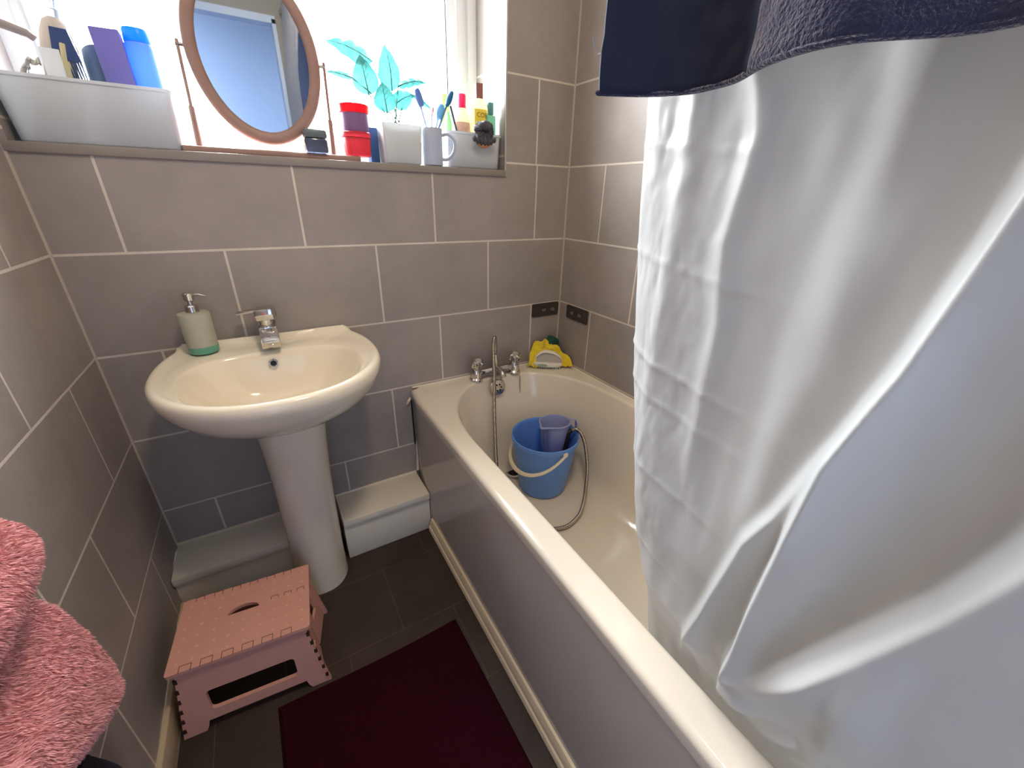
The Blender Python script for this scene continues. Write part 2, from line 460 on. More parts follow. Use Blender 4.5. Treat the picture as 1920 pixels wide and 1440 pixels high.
MB().lathe([(.022, 0), (.022, .003), (.016, .004), (0, .004)], c=(.387, -.235, .677), n=24, cap1=False).build('drain', CHROME, wb)

# basin mixer tap
tp = thing('basin_mixer_tap', 'square chrome mixer tap with lever turned left on basin', 'tap', (.388, -.055, .809))
rbox('tap_body', (.366, -.082, .809), (.411, -.036, .868), .004, CHROME, tp)
Ms = Matrix.Translation((.3885, -.052, .866)) @ Matrix.Rotation(math.radians(24), 4, 'X')
rbox('spout', (-.023, -.088, -.012), (.023, .016, .010), .003, CHROME, tp, Ms)
MB().lathe([(.017, 0), (.017, .016)], c=(.388, -.056, .868), n=24).build('neck', CHROME, tp)
Mh = Matrix.Translation((.390, -.056, .884)) @ Matrix.Rotation(math.radians(-12), 4, 'Z') @ Matrix.Rotation(math.radians(-4), 4, 'Y')
hd = rbox('tap_head', (-.022, -.022, 0), (.024, .022, .032), .004, CHROME, tp, Mh)
Ml = Mh @ Matrix.Translation((-.015, 0, .024)) @ Matrix.Rotation(math.radians(-4), 4, 'Y')
rbox('lever', (-.052, -.012, 0), (.015, .012, .007), .003, CHROME, tp, Ml)

# soap dispenser
GLASSF = mat('frosted_glass', srgb(214, 214, 198), .45, trans=.2, transl=.25, var=.08, vscale=60, bump=.3, bscale=140)
SOAP = mat('turquoise_soap', srgb(112, 186, 160), .3, trans=.3)
sd = thing('soap_dispenser', 'frosted glass soap dispenser with steel pump and turquoise base on the basin', 'soap dispenser', (.231, -.052, .812))
dc = Vector((.231, -.052, .8125))
MB().lathe([(.031, .016), (.0345, .02), (.0355, .06), (.036, .100), (.0345, .106), (.02, .108), (.014, .1085)], c=dc, n=36).build('bottle', GLASSF, sd)
MB().lathe([(.029, 0), (.0335, .002), (.0345, .014), (.0345, .0195), (.02, .0195)], c=dc, n=36).build('bottle_base', SOAP, sd)
pm = MB().lathe([(.015, .108), (.015, .124), (.012, .127), (.006, .128), (.006, .136), (.011, .139), (.0125, .156), (.010, .158)], c=dc, n=24).build('pump', CHROME, sd)
MB().tube([dc+Vector((.004, 0, .153)), dc+Vector((.026, -.012, .153)), dc+Vector((.040, -.019, .149))], lambda t: .0035-.0015*t, 10).build('nozzle', CHROME, pm)

# ------------------------------------------------------------------ bath mixer, hose, chain
bm_ = thing('bath_mixer_tap', 'chrome two-handled bath mixer tap on the bathtub end ledge', 'tap', (1.127, -.045, .555))
mbd = MB()
mbd.tube([(1.043, -.047, .583), (1.215, -.047, .583)], .0135, 16)
for x in (1.043, 1.215):
    mbd.lathe([(.026, 0), (.026, .006), (.021, .012), (.0205, .042), (.016, .05)], c=(x, -.047, .5555), n=24)
mbd.tube(cr([(1.129, -.047, .585), (1.129, -.075, .592), (1.129, -.10, .586), (1.129, -.112, .572)], 5), .0125, 14)
mbd.lathe([(.011, 0), (.011, .035), (.0085, .045), (.0085, .056)], c=(1.129, -.043, .59), n=20)
mbd.build('tap_body', CHROME, bm_)
for x, rt in ((1.043, 12), (1.215, -14)):
    Mh = Matrix.Translation((x, -.047, .604)) @ Matrix.Rotation(math.radians(rt), 4, 'Z') @ Matrix.Rotation(math.radians(22), 4, 'X')
    pts = []
    hb = MB()
    rr = []
    for z, sc_ in ((0, .62), (.008, .85), (.016, 1.), (.030, 1.), (.037, .86), (.040, .5)):
        rr.append([Mh @ Vector(((.0225+.0035*math.cos(6*a))*sc_*math.cos(a), (.0225+.0035*math.cos(6*a))*sc_*math.sin(a), z)) for a in [2*PI*k/48 for k in range(48)]])
    hb.loft(rr); h = hb.build('tap_handle', CHROME, bm_)
    MB().lathe([(.012, .040), (.011, .042), (0, .0425)], M=Mh, n=20, cap1=False).build('handle_cap', mat('handle_cap%d' % rt, srgb(210, 208, 204), .2, .6), h)

hp = cr([(1.129, -.043, .650), (1.130, -.043, .690), (1.118, -.058, .721), (1.098, -.085, .700), (1.092, -.098, .655), (1.091, -.106, .58), (1.083, -.122, .47), (1.072, -.15, .36),
         (1.050, -.205, .245), (1.030, -.27, .186), (1.015, -.36, .173), (1.028, -.45, .169), (1.075, -.510, .166), (1.140, -.540, .166), (1.217, -.520, .167), (1.272, -.480, .172),
         (1.306, -.448, .190), (1.331, -.418, .265), (1.336, -.390, .345), (1.330, -.368, .392), (1.314, -.354, .4135), (1.298, -.343, .409)], 14)
hm = STEEL.copy(); hm.name = 'steel_hose_coils'
hose = MB(); Lh = 0
path = [hp[0]]
for p in hp[1:]:                                         # resample evenly so the coil ribs are regular
    seg = (p-path[-1]).length
    while (p-path[-1]).length > .0017:
        path.append(path[-1]+(p-path[-1]).normalized()*.0017)
cnt = len(path)
hose.tube(path, lambda t: .0064+(.0009 if int(round(t*(cnt-1))) % 3 else -.0006), 10)
ho = hose.build('shower_hose', hm, None, True, 60)
tag(ho, 'coiled steel shower hose looping from bath tap into blue bucket', 'hose')
hs_ = MB().tube(cr([(1.299, -.344, .4095), (1.286, -.338, .394), (1.272, -.345, .34), (1.250, -.345, .27), (1.235, -.335, .21)], 6), lambda t: .0085+.003*sm(.05, .2, t)+.006*sm(.75, 1, t), 14)
tag(hs_.build('shower_handset', mat('black_handset', srgb(28, 28, 32), .3), None), 'black shower handset dipping into the blue bucket at the hose end', 'shower head')
ch = MB()
for k in range(36):
    z = .563-.0037*k if k > 3 else .563-.0005*k
    y = -.066-.012*min(k, 5)/5*1.2-.0002*k
    ch.lathe([(0.0005, -.0016), (.0016, -.0008), (.0018, 0), (.0016, .0008), (.0005, .0016)], c=(1.221, y-.006, z), n=8)
ch.tube([(1.221, -.066, .562), (1.221, -.084, .556), (1.221, -.088, .43)], .0007, 6)
tag(ch.build('plug_chain', STEEL, None), 'thin steel plug chain hanging into the bathtub beside the taps', 'chain')

# ------------------------------------------------------------------ bucket and jug
BLUE = mat('blue_plastic', srgb(100, 148, 224), .38, sss=.05)
WHITEP = mat('cream_plastic', srgb(228, 216, 190), .4)
bk = thing('bucket', 'blue plastic bucket with white handle standing inside the bathtub', 'bucket', (1.205, -.303, .162))
bc = Vector((1.205, -.303, .1625)); HB = .238
prof = [(.02, .004), (.088, .003), (.0895, .0), (.092, .004), (.122, HB-.022), (.127, HB-.02), (.129, HB-.008), (.128, HB-.001), (.1255, HB), (.1235, HB-.002), (.1215, HB-.012), (.118, HB-.024), (.089, .009), (.02, .008)]
MB().lathe(prof, c=bc, n=64).build('bucket_body', BLUE, bk, True, 40)
A = math.radians(50); hpth = []
for k in range(41):
    t = PI*k/40; l = .165*math.sin(t)**.8
    hpth.append(Vector((bc.x-l*math.sin(A), bc.y-.131*math.cos(t), bc.z+HB-.022-l*math.cos(A)*.92)))
hh = MB(); rg = []
for i, p in enumerate(hpth):
    t = (hpth[min(i+1, 40)]-hpth[max(i-1, 0)]).normalized(); u = Vector((math.cos(A), 0, -math.sin(A))); u = (u-t*u.dot(t)).normalized(); w = t.cross(u)
    wd = .0052+.0028*math.sin(PI*i/40)
    rg.append([p+u*.0038*math.cos(2*PI*k/12)+w*wd*math.sin(2*PI*k/12) for k in range(12)])
hh.loft(rg).build('handle', WHITEP, bk)
for s in (-1, 1):
    Mp = Matrix.Translation(bc+Vector((0, s*.1265, HB-.022))) @ Matrix.Rotation(-s*PI/2, 4, 'X')
    MB().lathe([(.010, 0), (.010, .004), (.007, .0065), (0, .007)], M=Mp, n=18, cap1=False).build('handle_pivot', WHITEP, bk)
JUG = mat('translucent_lilac_plastic', srgb(182, 192, 234), .35, transl=.35)
jg = thing('measuring_jug', 'translucent lilac plastic jug with spout standing in the blue bucket', 'jug', (1.262, -.292, .175))
Mj = Matrix.Translation((1.256, -.300, .288)) @ Matrix.Rotation(math.radians(-5), 4, 'X') @ Matrix.Rotation(math.radians(1), 4, 'Y')
jr = []
def jring(r, z, sp):
    out = []
    for k in range(48):
        a = 2*PI*k/48; d = abs((a-math.radians(195)+PI) % (2*PI)-PI)
        q = r+sp*math.exp(-(d/.26)**2)
        out.append(Mj @ Vector((q*math.cos(a), q*math.sin(a), z)))
    jr.append(out)
for r, z, sp in ((.044, 0, 0), (.047, .004, 0), (.057, .128, 0), (.0575, .135, .012), (.061, .137, .020), (.0625, .141, .022), (.061, .145, .021), (.057, .1445, .018), (.0555, .138, .012), (.0545, .128, 0), (.045, .006, 0)):
    jring(r, z, sp)
MB().loft(jr).build('jug_body', JUG, jg, True, 50)
jh = MB(); rg = []
for p in cr([(.056, 0, .138), (.080, 0, .140), (.093, 0, .125), (.091, 0, .085), (.082, 0, .050), (.070, 0, .035)], 6):
    rg.append([Mj @ (Matrix.Rotation(math.radians(-12), 4, 'Z') @ (p+Vector((dx, dy, 0)))) for dx, dy in ((-.003, -.008), (.003, -.008), (.003, .008), (-.003, .008))])
jh.loft(rg).build('jug_handle', JUG, jg, True, 50)

# ------------------------------------------------------------------ things on the bath corner
YEL = mat('yellow_cloth', srgb(226, 200, 40), .85, var=.12, vscale=40, bump=.5, bscale=220, sheen=.3)
def cr_f(pts, n): return cr(pts, n)
cl = MB(); nu, nv = 56, 26; pts = []
for i in range(nu):
    u = i/(nu-1)
    base = cr([(1.285, -.034, .560), (1.318, -.018, .628), (1.350, -.022, .664), (1.392, -.030, .655), (1.425, -.050, .634), (1.446, -.095, .605), (1.448, -.142, .572)], 20)
    p = base[int(u*(len(base)-1))]
    for j in range(nv):
        v = j/(nv-1)
        ctr = Vector((1.355, -.075, .562))
        q = p.lerp(Vector((lerp(p.x, ctr.x, .5), lerp(p.y, ctr.y, .75), .561)), v)
        nz = noise.fractal(Vector((u*9, v*5, 3.3)), 1, 2, 3)
        q.z += .013*nz*math.sin(PI*min(1, v*1.1)) + (.006*math.sin(u*30+v*6))*(1-v)
        q.y += .008*noise.noise(Vector((u*12, v*6, 9))) - .006*math.sin(u*22)*(1-v)
        q.y = min(q.y, -.004); q.x = min(q.x, W-.006); q.z = max(q.z, .5585)
        pts.append(q)
cl.add(pts, [(i*nv+j, (i+1)*nv+j, (i+1)*nv+j+1, i*nv+j+1) for i in range(nu-1) for j in range(nv-1)])
clo = cl.build('cleaning_cloth', YEL, None, True, 70)
so = clo.modifiers.new('thick', 'SOLIDIFY'); so.thickness = .003
tag(clo, 'crumpled yellow cleaning cloth in the bath corner behind the scrubbing brush', 'cloth')
GREEN = mat('green_scourer', srgb(40, 84, 74), .9, var=.3, vscale=90, bump=1, bscale=300)
sp = MB(); rr = []
for z, s in ((-.016, .7), (-.013, .95), (0, 1), (.013, .95), (.016, .7)):
    rr.append([Vector((1.422, -.022, .648)) + Matrix.Rotation(math.radians(30), 3, 'Y') @ Vector(((.027*s)*math.copysign(abs(math.cos(a))**.6, math.cos(a)), z, (.021*s)*math.copysign(abs(math.sin(a))**.6, math.sin(a)))) for a in [2*PI*k/28 for k in range(28)]])
sp.loft(rr); tag(sp.build('scouring_sponge', GREEN, None, True, 50), 'dark green scouring sponge on top of the yellow cloth against the corner', 'sponge')
# scrubbing brush: ring handle with grey grip, bristle block below
sb = thing('scrubbing_brush', 'white hand scrubbing brush with grey loop handle on the bath ledge', 'brush', (1.36, -.075, .5565))
BW = mat('brush_white_plastic', srgb(226, 222, 208), .35)
Mb = Matrix.Translation((1.362, -.078, .5565)) @ Matrix.Rotation(math.radians(-36), 4, 'Z')
rr = []
for z, s in ((.010, .92), (.014, 1), (.022, 1), (.026, .9)):
    rr.append([Mb @ Vector((.062*s*math.copysign(abs(math.cos(a))**.8, math.cos(a)), .022*s*math.sin(a), z)) for a in [2*PI*k/40 for k in range(40)]])
MB().loft(rr).build('brush_head', BW, sb)
br_ = MB()
for i in range(-6, 7):
    for j in range(-1, 2):
        br_.lathe([(.0024, .0), (.003, .011)], M=Mb @ Matrix.Translation((i*.0085, j*.010, 0)), n=6)
br_.build('bristles', mat('pale_bristles', srgb(190, 200, 196), .7), sb)
lp = cr([(-.056, 0, .022), (-.050, .010, .044), (-.020, .018, .064), (.020, .018, .062), (.052, .010, .046), (.060, 0, .024)], 8)
hb = MB(); rg = []
for i, p in enumerate(lp):
    w = .010+.004*math.sin(PI*i/(len(lp)-1))
    rg.append([Mb @ (p+Vector((0, w*math.cos(2*PI*k/14), .0065*math.sin(2*PI*k/14)))) for k in range(14)])
hb.loft(rg).build('loop_handle', BW, sb)
gp = lp[4:-4]
MB().loft([[Mb @ (p+Vector((0, w, -.003))) for p in gp]+[Mb @ Vector((lerp(gp[-1].x, gp[0].x, k/9)*.92, w+.002, .026)) for k in range(10)] for w in (-.006, .004)]).build('grip_pad', mat('grey_rubber', srgb(166, 160, 156), .6), sb, False)
MB().lathe([(.021, 0), (.021, .002)], M=Mb @ Matrix.Translation((-.02, -.021, .018)) @ Matrix.Rotation(PI/2, 4, 'X'), n=20, sy=.3).build('side_inlay', mat('teal_grey_rubber', srgb(150, 168, 164), .6), sb)

# adhesive wall plates in the tile corner
PLATE = mat('dark_plate', srgb(58, 54, 50), .35, var=.15)
PSPOT = mat('plate_glue_spot', srgb(112, 106, 100), .5, var=.3, vscale=120)
for k in range(2):
    if k == 0:
        Mp = Matrix.Translation((1.388, -.0005, .787)) @ Matrix.Rotation(PI/2, 4, 'X')
        lab = 'dark adhesive plate on the window wall above the bath corner'; spots = (-.006, .038)
    else:
        Mp = Matrix.Translation((W-.0005, -.121, .786)) @ Matrix.Rotation(-PI/2, 4, 'Z') @ Matrix.Rotation(PI/2, 4, 'X')
        lab = 'dark adhesive plate on the right wall next to the tile corner'; spots = (-.030, .016)
    wp = thing('wall_plate', lab, 'plate', Mp.translation, 'adhesive plates in the bath corner')
    plate(rrect(-.066, -.0275, .066, .0275, .006), [], -.003, Mp).build('plate_body', PLATE, wp, False)
    for s in spots:
        plate([(s+.010*math.cos(a)*(1+.25*math.sin(3*a+k+s*90)), -.002+.007*math.sin(a)*(1+.3*math.cos(2*a+s*50))) for a in [2*PI*i/18 for i in range(18)]], [], -.0007,
              Mp @ Matrix.Translation((0, 0, .003))).build('glue_spot', PSPOT, wp, False)

# ------------------------------------------------------------------ step stool
PINK = mat('pink_plastic', srgb(216, 160, 146), .45, var=.06, bump=.15, bscale=500)
PINKD = mat('pink_dot', srgb(226, 176, 150), .5)
GAP = mat('dark_gap', srgb(60, 30, 28), .8)
st = thing('step_stool', 'pink folding step stool with hand slot on floor by the pedestal', 'stool', (.19, -.42, 0))
Mst = Matrix.Translation((.196, -.418, 0)) @ Matrix.Rotation(math.radians(-5.5), 4, 'Z')
HT = .222; hw, hd_ = .148, .103
slot = [(.035*math.cos(a)-.006, .012+.034*math.sin(a)*.62) for a in [PI*k/14 for k in range(15)]]
top = plate(rrect(-hw, -hd_, hw, hd_, .006), [slot], .010, Mst @ Matrix.Translation((0, 0, HT))).build('top', PINK, st, True, 30)
dots = MB()
for i in range(9):
    for j in range(6):
        x = -.128+.032*i; y = -.078+.031*j
        if abs(x+.006) < .045 and 0 < y < .05: continue
        dots.lathe([(.0036, 0), (.0030, .0006), (0, .0008)], M=Mst @ Matrix.Translation((x+random.uniform(-.004, .004), y, HT)), n=10, cap1=False)
dd = dots.build('grip_dots', PINKD, top)
dd['kind'] = 'stuff'
gp = MB()
def U_(x, y, w, h, up=1):
    t = .0011
    for a, b in (((x, y), (x+t, y+h)), ((x+w-t, y), (x+w, y+h)), ((x, y+h-t), (x+w, y+h))):
        gp.box((a[0], min(a[1], b[1]), HT-.002), (b[0], max(a[1], b[1]), HT+.0004), Mst)
for k in range(6): U_(-.122+.041*k, -hd_-.0003, .024, .016)
gp.build('front_hinge_gap', GAP, top, False); gp = MB()
for k in range(6): U_(-.122+.041*k, hd_-.0125, .020, .0128)
gp.build('rear_hinge_gap', GAP, top, False); gp = MB()
for k in range(3): U_(.056+.031*k, .018, .018, .010)
gp.build('middle_hinge_gap', GAP, top, False)
# front and rear leg panels (splayed)
def legpanel(sgn):
    o = [(-.165, 0), (-.118, 0), (-.112, .012), (-.108, .030), (.108, .030), (.112, .012), (.118, 0), (.165, 0), (.134, HT-.011), (-.134, HT-.011)]
    hole = rrect(-.094, .062, .094, .126, .010)
    sp_ = .018
    Mp = Mst @ Matrix(((1, 0, 0, 0), (0, sgn*sp_/HT, sgn*-1.0, -sgn*(hd_+.008)), (0, 1, 0, 0), (0, 0, 0, 1)))
    if sgn < 0: Mp = Mp @ Matrix.Scale(-1, 4, (1, 0, 0))
    return plate([(x, y+.0005) for x, y in o], [hole], .009, Mp)
legpanel(1).build('front_leg_panel', PINK, st, True, 25)
legpanel(-1).build('rear_leg_panel', PINK, st, True, 25)
for s in (-1, 1):       # two folding side leaves each side, hinged in the middle
    for h in (-1, 1):
        mb = MB()
        z0, z1 = .004, HT-.016
        y_out0, y_out1 = h*(hd_+.004), h*(hd_-.016)
        for zb, zt in ((z0, .075), (.155, z1)):
            xb = .160-.028*zb/HT; xt = .160-.028*zt/HT
            yb = lerp(y_out0, y_out1, zb/HT); yt = lerp(y_out0, y_out1, zt/HT)
            ins = .018
            v = [Vector((s*(xb-.004), yb, zb)), Vector((s*(xb-ins), h*.004, zb)), Vector((s*(xt-ins), h*.004, zt)), Vector((s*(xt-.004), yt, zt))]
            v2 = [p+Vector((-s*.007, 0, 0)) for p in v]
            mb.add([Mst @ p for p in v+v2], ((0, 1, 2, 3), (7, 6, 5, 4), (0, 4, 5, 1), (1, 5, 6, 2), (2, 6, 7, 3), (3, 7, 4, 0)))
        for ya, yb_ in ((.0, .30), (.70, 1.0)):
            zb, zt = .07, .16
            f = lambda q, z: lerp(lerp(y_out0, y_out1, z/HT), h*.004, q)
            gx = lambda q, z: .160-.028*z/HT-.004-.014*q
            v = [Vector((s*gx(ya, zb), f(ya, zb), zb)), Vector((s*gx(yb_, zb), f(yb_, zb), zb)), Vector((s*gx(yb_, zt), f(yb_, zt), zt)), Vector((s*gx(ya, zt), f(ya, zt), zt))]
            v2 = [p+Vector((-s*.007, 0, 0)) for p in v]
            mb.add([Mst @ p for p in v+v2], ((0, 1, 2, 3), (7, 6, 5, 4), (0, 4, 5, 1), (1, 5, 6, 2), (2, 6, 7, 3), (3, 7, 4, 0)))
        leaf = mb.build('side_leaf', PINK, st, False)
    hg = MB()
    for k in range(6):
        z = .02+.032*k
        x = .160-.028*z/HT; y = -lerp(hd_+.008, hd_-.010, z/HT)
        hg.box((s*x-.0035, y-.0012, z), (s*x+.0035, y+.004, z+.013), Mst)
    hg.build('hinge_slots', GAP, st, False)

# ------------------------------------------------------------------ bath mat
RUG = mat('maroon_rug', srgb(44, 6, 19), .95, var=.25, vscale=120, bump=.8, bscale=260, spec=.1)
mt = MB(); nx, ny = 150, 60; pts = []
for i in range(nx+1):
    for j in range(ny+1):
        x = lerp(.219, .712, i/nx); y = lerp(-.553, -1.25, j/ny)
        e = min(i, nx-i, j*2.5, (ny-j)*2.5)
        z = .0085*sm(0, 3, e)+.0012*(i % 3 == 0)*(e > 2)+.0015*noise.noise(Vector((x*30, y*30, 0)))*(e > 2)+.0006
        pts.append((x+.010*(y+.553)/-.45, y+.004*math.sin(x*9), z))
mt.add(pts, [(i*(ny+1)+j, (i+1)*(ny+1)+j, (i+1)*(ny+1)+j+1, i*(ny+1)+j+1) for i in range(nx) for j in range(ny)])
tag(mt.build('bath_mat', RUG, None, True, 60), 'dark maroon ribbed bath mat on the floor beside the bathtub', 'mat')

# ------------------------------------------------------------------ curtain
def curtain_mat():
    m = bpy.data.materials.new('white_vinyl_curtain'); m.use_nodes = True
    nt = m.node_tree; N = nt.nodes; L = nt.links; b = N['Principled BSDF']
    b.inputs['Base Color'].default_value = srgb(208, 211, 213); b.inputs['Roughness'].default_value = .40
    b.inputs['Specular IOR Level'].default_value = .4
    tc = N.new('ShaderNodeTexCoord')
    n1 = N.new('ShaderNodeTexNoise'); n1.inputs['Scale'].default_value = 9; n1.inputs['Detail'].default_value = 4
    n2 = N.new('ShaderNodeTexNoise'); n2.inputs['Scale'].default_value = 700
    L.new(tc.outputs['Object'], n1.inputs['Vector']); L.new(tc.outputs['Object'], n2.inputs['Vector'])
    ad = N.new('ShaderNodeMath'); ad.operation = 'MULTIPLY_ADD'; ad.inputs[1].default_value = .05
    L.new(n2.outputs['Fac'], ad.inputs[0]); L.new(n1.outputs['Fac'], ad.inputs[2])
    bp = N.new('ShaderNodeBump'); bp.inputs['Strength'].default_value = .18; bp.inputs['Distance'].default_value = .006
    L.new(ad.outputs[0], bp.inputs['Height']); L.new(bp.outputs['Normal'], b.inputs['Normal'])
    t = N.new('ShaderNodeBsdfTranslucent'); t.inputs['Color'].default_value = srgb(208, 213, 218)
    ms = N.new('ShaderNodeMixShader'); ms.inputs[0].default_value = .36
    L.new(b.outputs[0], ms.inputs[1]); L.new(t.outputs[0], ms.inputs[2]); L.new(ms.outputs[0], N['Material Output'].inputs[0])
    return m
CURT = curtain_mat()
R1 = [(.2, -1.20), (.56, -1.222), (.69, -1.232), (.856, -1.240), (1.006, -1.252), (1.10, -1.272), (1.217, -1.286), (1.6, -1.32)]
R1B = [(.2, -1.12), (.56, -1.15), (.685, -1.174), (.86, -1.203), (.915, -1.223), (1.087, -1.263), (1.229, -1.282), (1.6, -1.316)]
R2 = [(.2, -1.20), (.56, -1.24), (.65, -1.266), (.751, -1.298), (.843, -1.329), (.927, -1.355), (.996, -1.372), (1.2, -1.41), (1.6, -1.46)]
R3 = [(.2, -1.14), (.7, -1.208), (1.04, -1.206), (1.27, -1.213), (1.6, -1.22)]
R0 = [(.2, -1.11), (1.09, -1.102), (1.17, -1.088), (1.268, -1.098), (1.32, -1.082), (1.6, -1.08)]
def rid(u, wp, wn): return math.exp(-(u/wp)**2) if u > 0 else math.exp(-(abs(u)/wn)**1.5)
def curt_x(y, z):
    b = pl([(.2, .94), (.35, .92), (.50, .884), (.56, .870), (.62, .852), (.75, .840), (1.3, .836), (1.75, .828), (2.02, .822)], z)
    b += .035*sm(-1.26, -1.42, y)*sm(.64, .50, z)
    low = sm(.50, .68, z); mid = sm(.62, .9, z)
    hi = 1-.75*sm(1.15, 1.5, z)
    d = .036*rid(y-pl(R1, z), .009, .055)*low*hi
    d += .018*rid(y-pl(R1B, z), .008, .02)*low*sm(1.25, 1.0, z)
    d += .048*rid(y-pl(R2, z), .017, .12)*sm(.62, .78, z)*hi
    d += .012*rid(y-pl(R3, z), .032, .06)*mid
    d += .009*rid(y-pl(R0, z), .014, .018)*sm(.8, 1.0, z)
    d += .006*rid(y+1.02, .02, .03)*sm(.6, .9, z)
    d += .008*math.sin((y+.1*z)*34)*sm(1.35, 1.9, z)
    d += .0045*noise.noise(Vector((y*14, z*4, 1.7)))*low + .0025*noise.noise(Vector((y*34, z*12, 5.1)))
    wr = sm(-1.16, -1.0, y)*sm(.6, .8, z)*sm(0, .03, yl(z)-y)
    d += wr*.0011*abs(noise.noise(Vector((y*42, z*16, 2.2))))*2 + wr*.0009*noise.noise(Vector((y*90, z*60, 4.4)))
    d += .0016*math.exp(-abs(z-1.318+.05*(y+1))/.004)
    d += .010*rid(y+1.338, .012, .03)*sm(.62, .70, z)*sm(.86, .76, z)
    # crumple at the foot
    d += .020*abs(noise.noise(Vector((y*20, z*14, 8.8))))*sm(.72, .60, z)*sm(-1.10, -1.25, y)*sm(.50, .58, z)
    # packing creases
    for zc, a in ((1.135, .0024), (1.005, .0034), (.955, .0026), (.84, .0022), (.70, .002), (1.26, .0018)):
        zz = zc+.35*(y+1.05)*.35
        d += a*math.exp(-abs(z-zz)/.0035)*sm(-1.22, -1.06, y)
    return b-d
cu = MB(); ny, nz = 330, 360; pts = []
def yl(z): return pl([(.2, -1.09), (.42, -1.08), (.55, -1.04), (.70, -1.005), (.86, -.970), (1.0, -.942), (1.14, -.925), (1.31, -.906), (1.6, -.885), (2.02, -.87)], z)
for i in range(ny+1):
    s = (i/ny)**1.15
    for j in range(nz+1):
        z = lerp(.36, 2.0, (j/nz)**1.2)
        y = lerp(yl(z), -1.70, s)
        x = curt_x(y, z)
        # curled free edge
        e = (yl(z)-y)
        x += .045*math.exp(-e/.035)*sm(.40, .60, z)
        pts.append((x, y, z))
cu.add(pts, [(i*(nz+1)+j, (i+1)*(nz+1)+j, (i+1)*(nz+1)+j+1, i*(nz+1)+j+1) for i in range(ny) for j in range(nz)])
cuo = cu.build('shower_curtain', CURT, None, True, 180)
tag(cuo, 'white vinyl shower curtain hanging into the bathtub with creased folds', 'curtain')
rl = MB().tube([(.800, -.003, 2.025), (.800, YF+.002, 2.025)], .0125, 16)
tag(rl.build('curtain_rail', CHROME, None), 'straight chrome curtain rail carrying the white curtain and navy towel', 'rail')

# ------------------------------------------------------------------ navy towel over the rail
def towel_mat():
    m = mat('navy_terry', srgb(54, 56, 84), .95, var=.22, vscale=180, bump=1., bscale=330, spec=.1, sheen=.55)
    return m
TOW = towel_mat(); TOWF = mat('navy_flat_weave', srgb(48, 53, 70), .9, var=.08, vscale=300, bump=.15, bscale=900, spec=.1)
XT = [(-1.80, .74), (-1.50, .75), (-1.36, .76), (-1.28, .782), (-1.254, .788), (-1.231, .782), (-1.213, .763), (-1.193, .745), (-1.164, .742), (-1.133, .753), (-1.094, .781), (-1.049, .785), (-1.014, .760), (-.996, .727), (-.98, .70)]
def tx(y):
    a = sum(pl(XT, y+k*.007) for k in (-1.5, -.75, 0, .75, 1.5))/5
    return a
tw = thing('towel', 'navy terry towel draped over the curtain rail in front of curtain', 'towel', (.77, -1.2, 2.03))
def towel_part(y0, y1, name, m, zb=0., bmp=0.):
    mb = MB(); n1, n2 = 200, 110; pts = []
    for i in range(n1+1):
        y = lerp(y0, y1, i/n1)
        for j in range(n2+1):
            t = j/n2
            z = lerp(1.303, 2.025, t)
            yy = y
            x = lerp(tx(y), .783, sm(.35, 1., t))
            x += .002*noise.noise(Vector((y*60, z*60, 2)))
            pts.append((x, yy, z))
    mb.add(pts, [(i*(n2+1)+j, (i+1)*(n2+1)+j, (i+1)*(n2+1)+j+1, i*(n2+1)+j+1) for i in range(n1) for j in range(n2)])
    o = mb.build(name, m, tw, True, 180)
    s = o.modifiers.new('thick', 'SOLIDIFY'); s.thickness = .006; s.offset = 0
    return o
towel_part(-.992, -1.118, 'flat_weave_face', TOWF)
towel_part(-1.118, -1.75, 'terry_face', TOW)
hemm = MB(); rg = []
for i in range(261):
    y = lerp(-.992, -1.75, i/260)
    rg.append([Vector((tx(y)+.0042*math.cos(2*PI*k/10), y, 1.3035+.0024*math.sin(2*PI*k/10))) for k in range(10)])
hemm.loft(rg).build('hem', TOW, tw)
# the fold over the rail
ov = MB(); rg = []
for i in range(60):
    y = lerp(-.992, -1.75, i/59)
    rg.append([Vector((.800+.0165*math.cos(a), y, 2.027+.0165*math.sin(a))) for a in [PI*(1-k/12) for k in range(13)]])
ov.loft(rg, False, False, False)
oo = ov.build('rail_fold', TOW, tw); s = oo.modifiers.new('thick', 'SOLIDIFY'); s.thickness = .004
thr = MB().tube(cr([(tx(-.992), -.992, 1.335), (.722, -.984, 1.336), (.720, -.980, 1.343), (.719, -.979, 1.350)], 5), .0007, 6)
thr.build('loose_thread', mat('grey_thread', srgb(150, 146, 160), .9), tw)

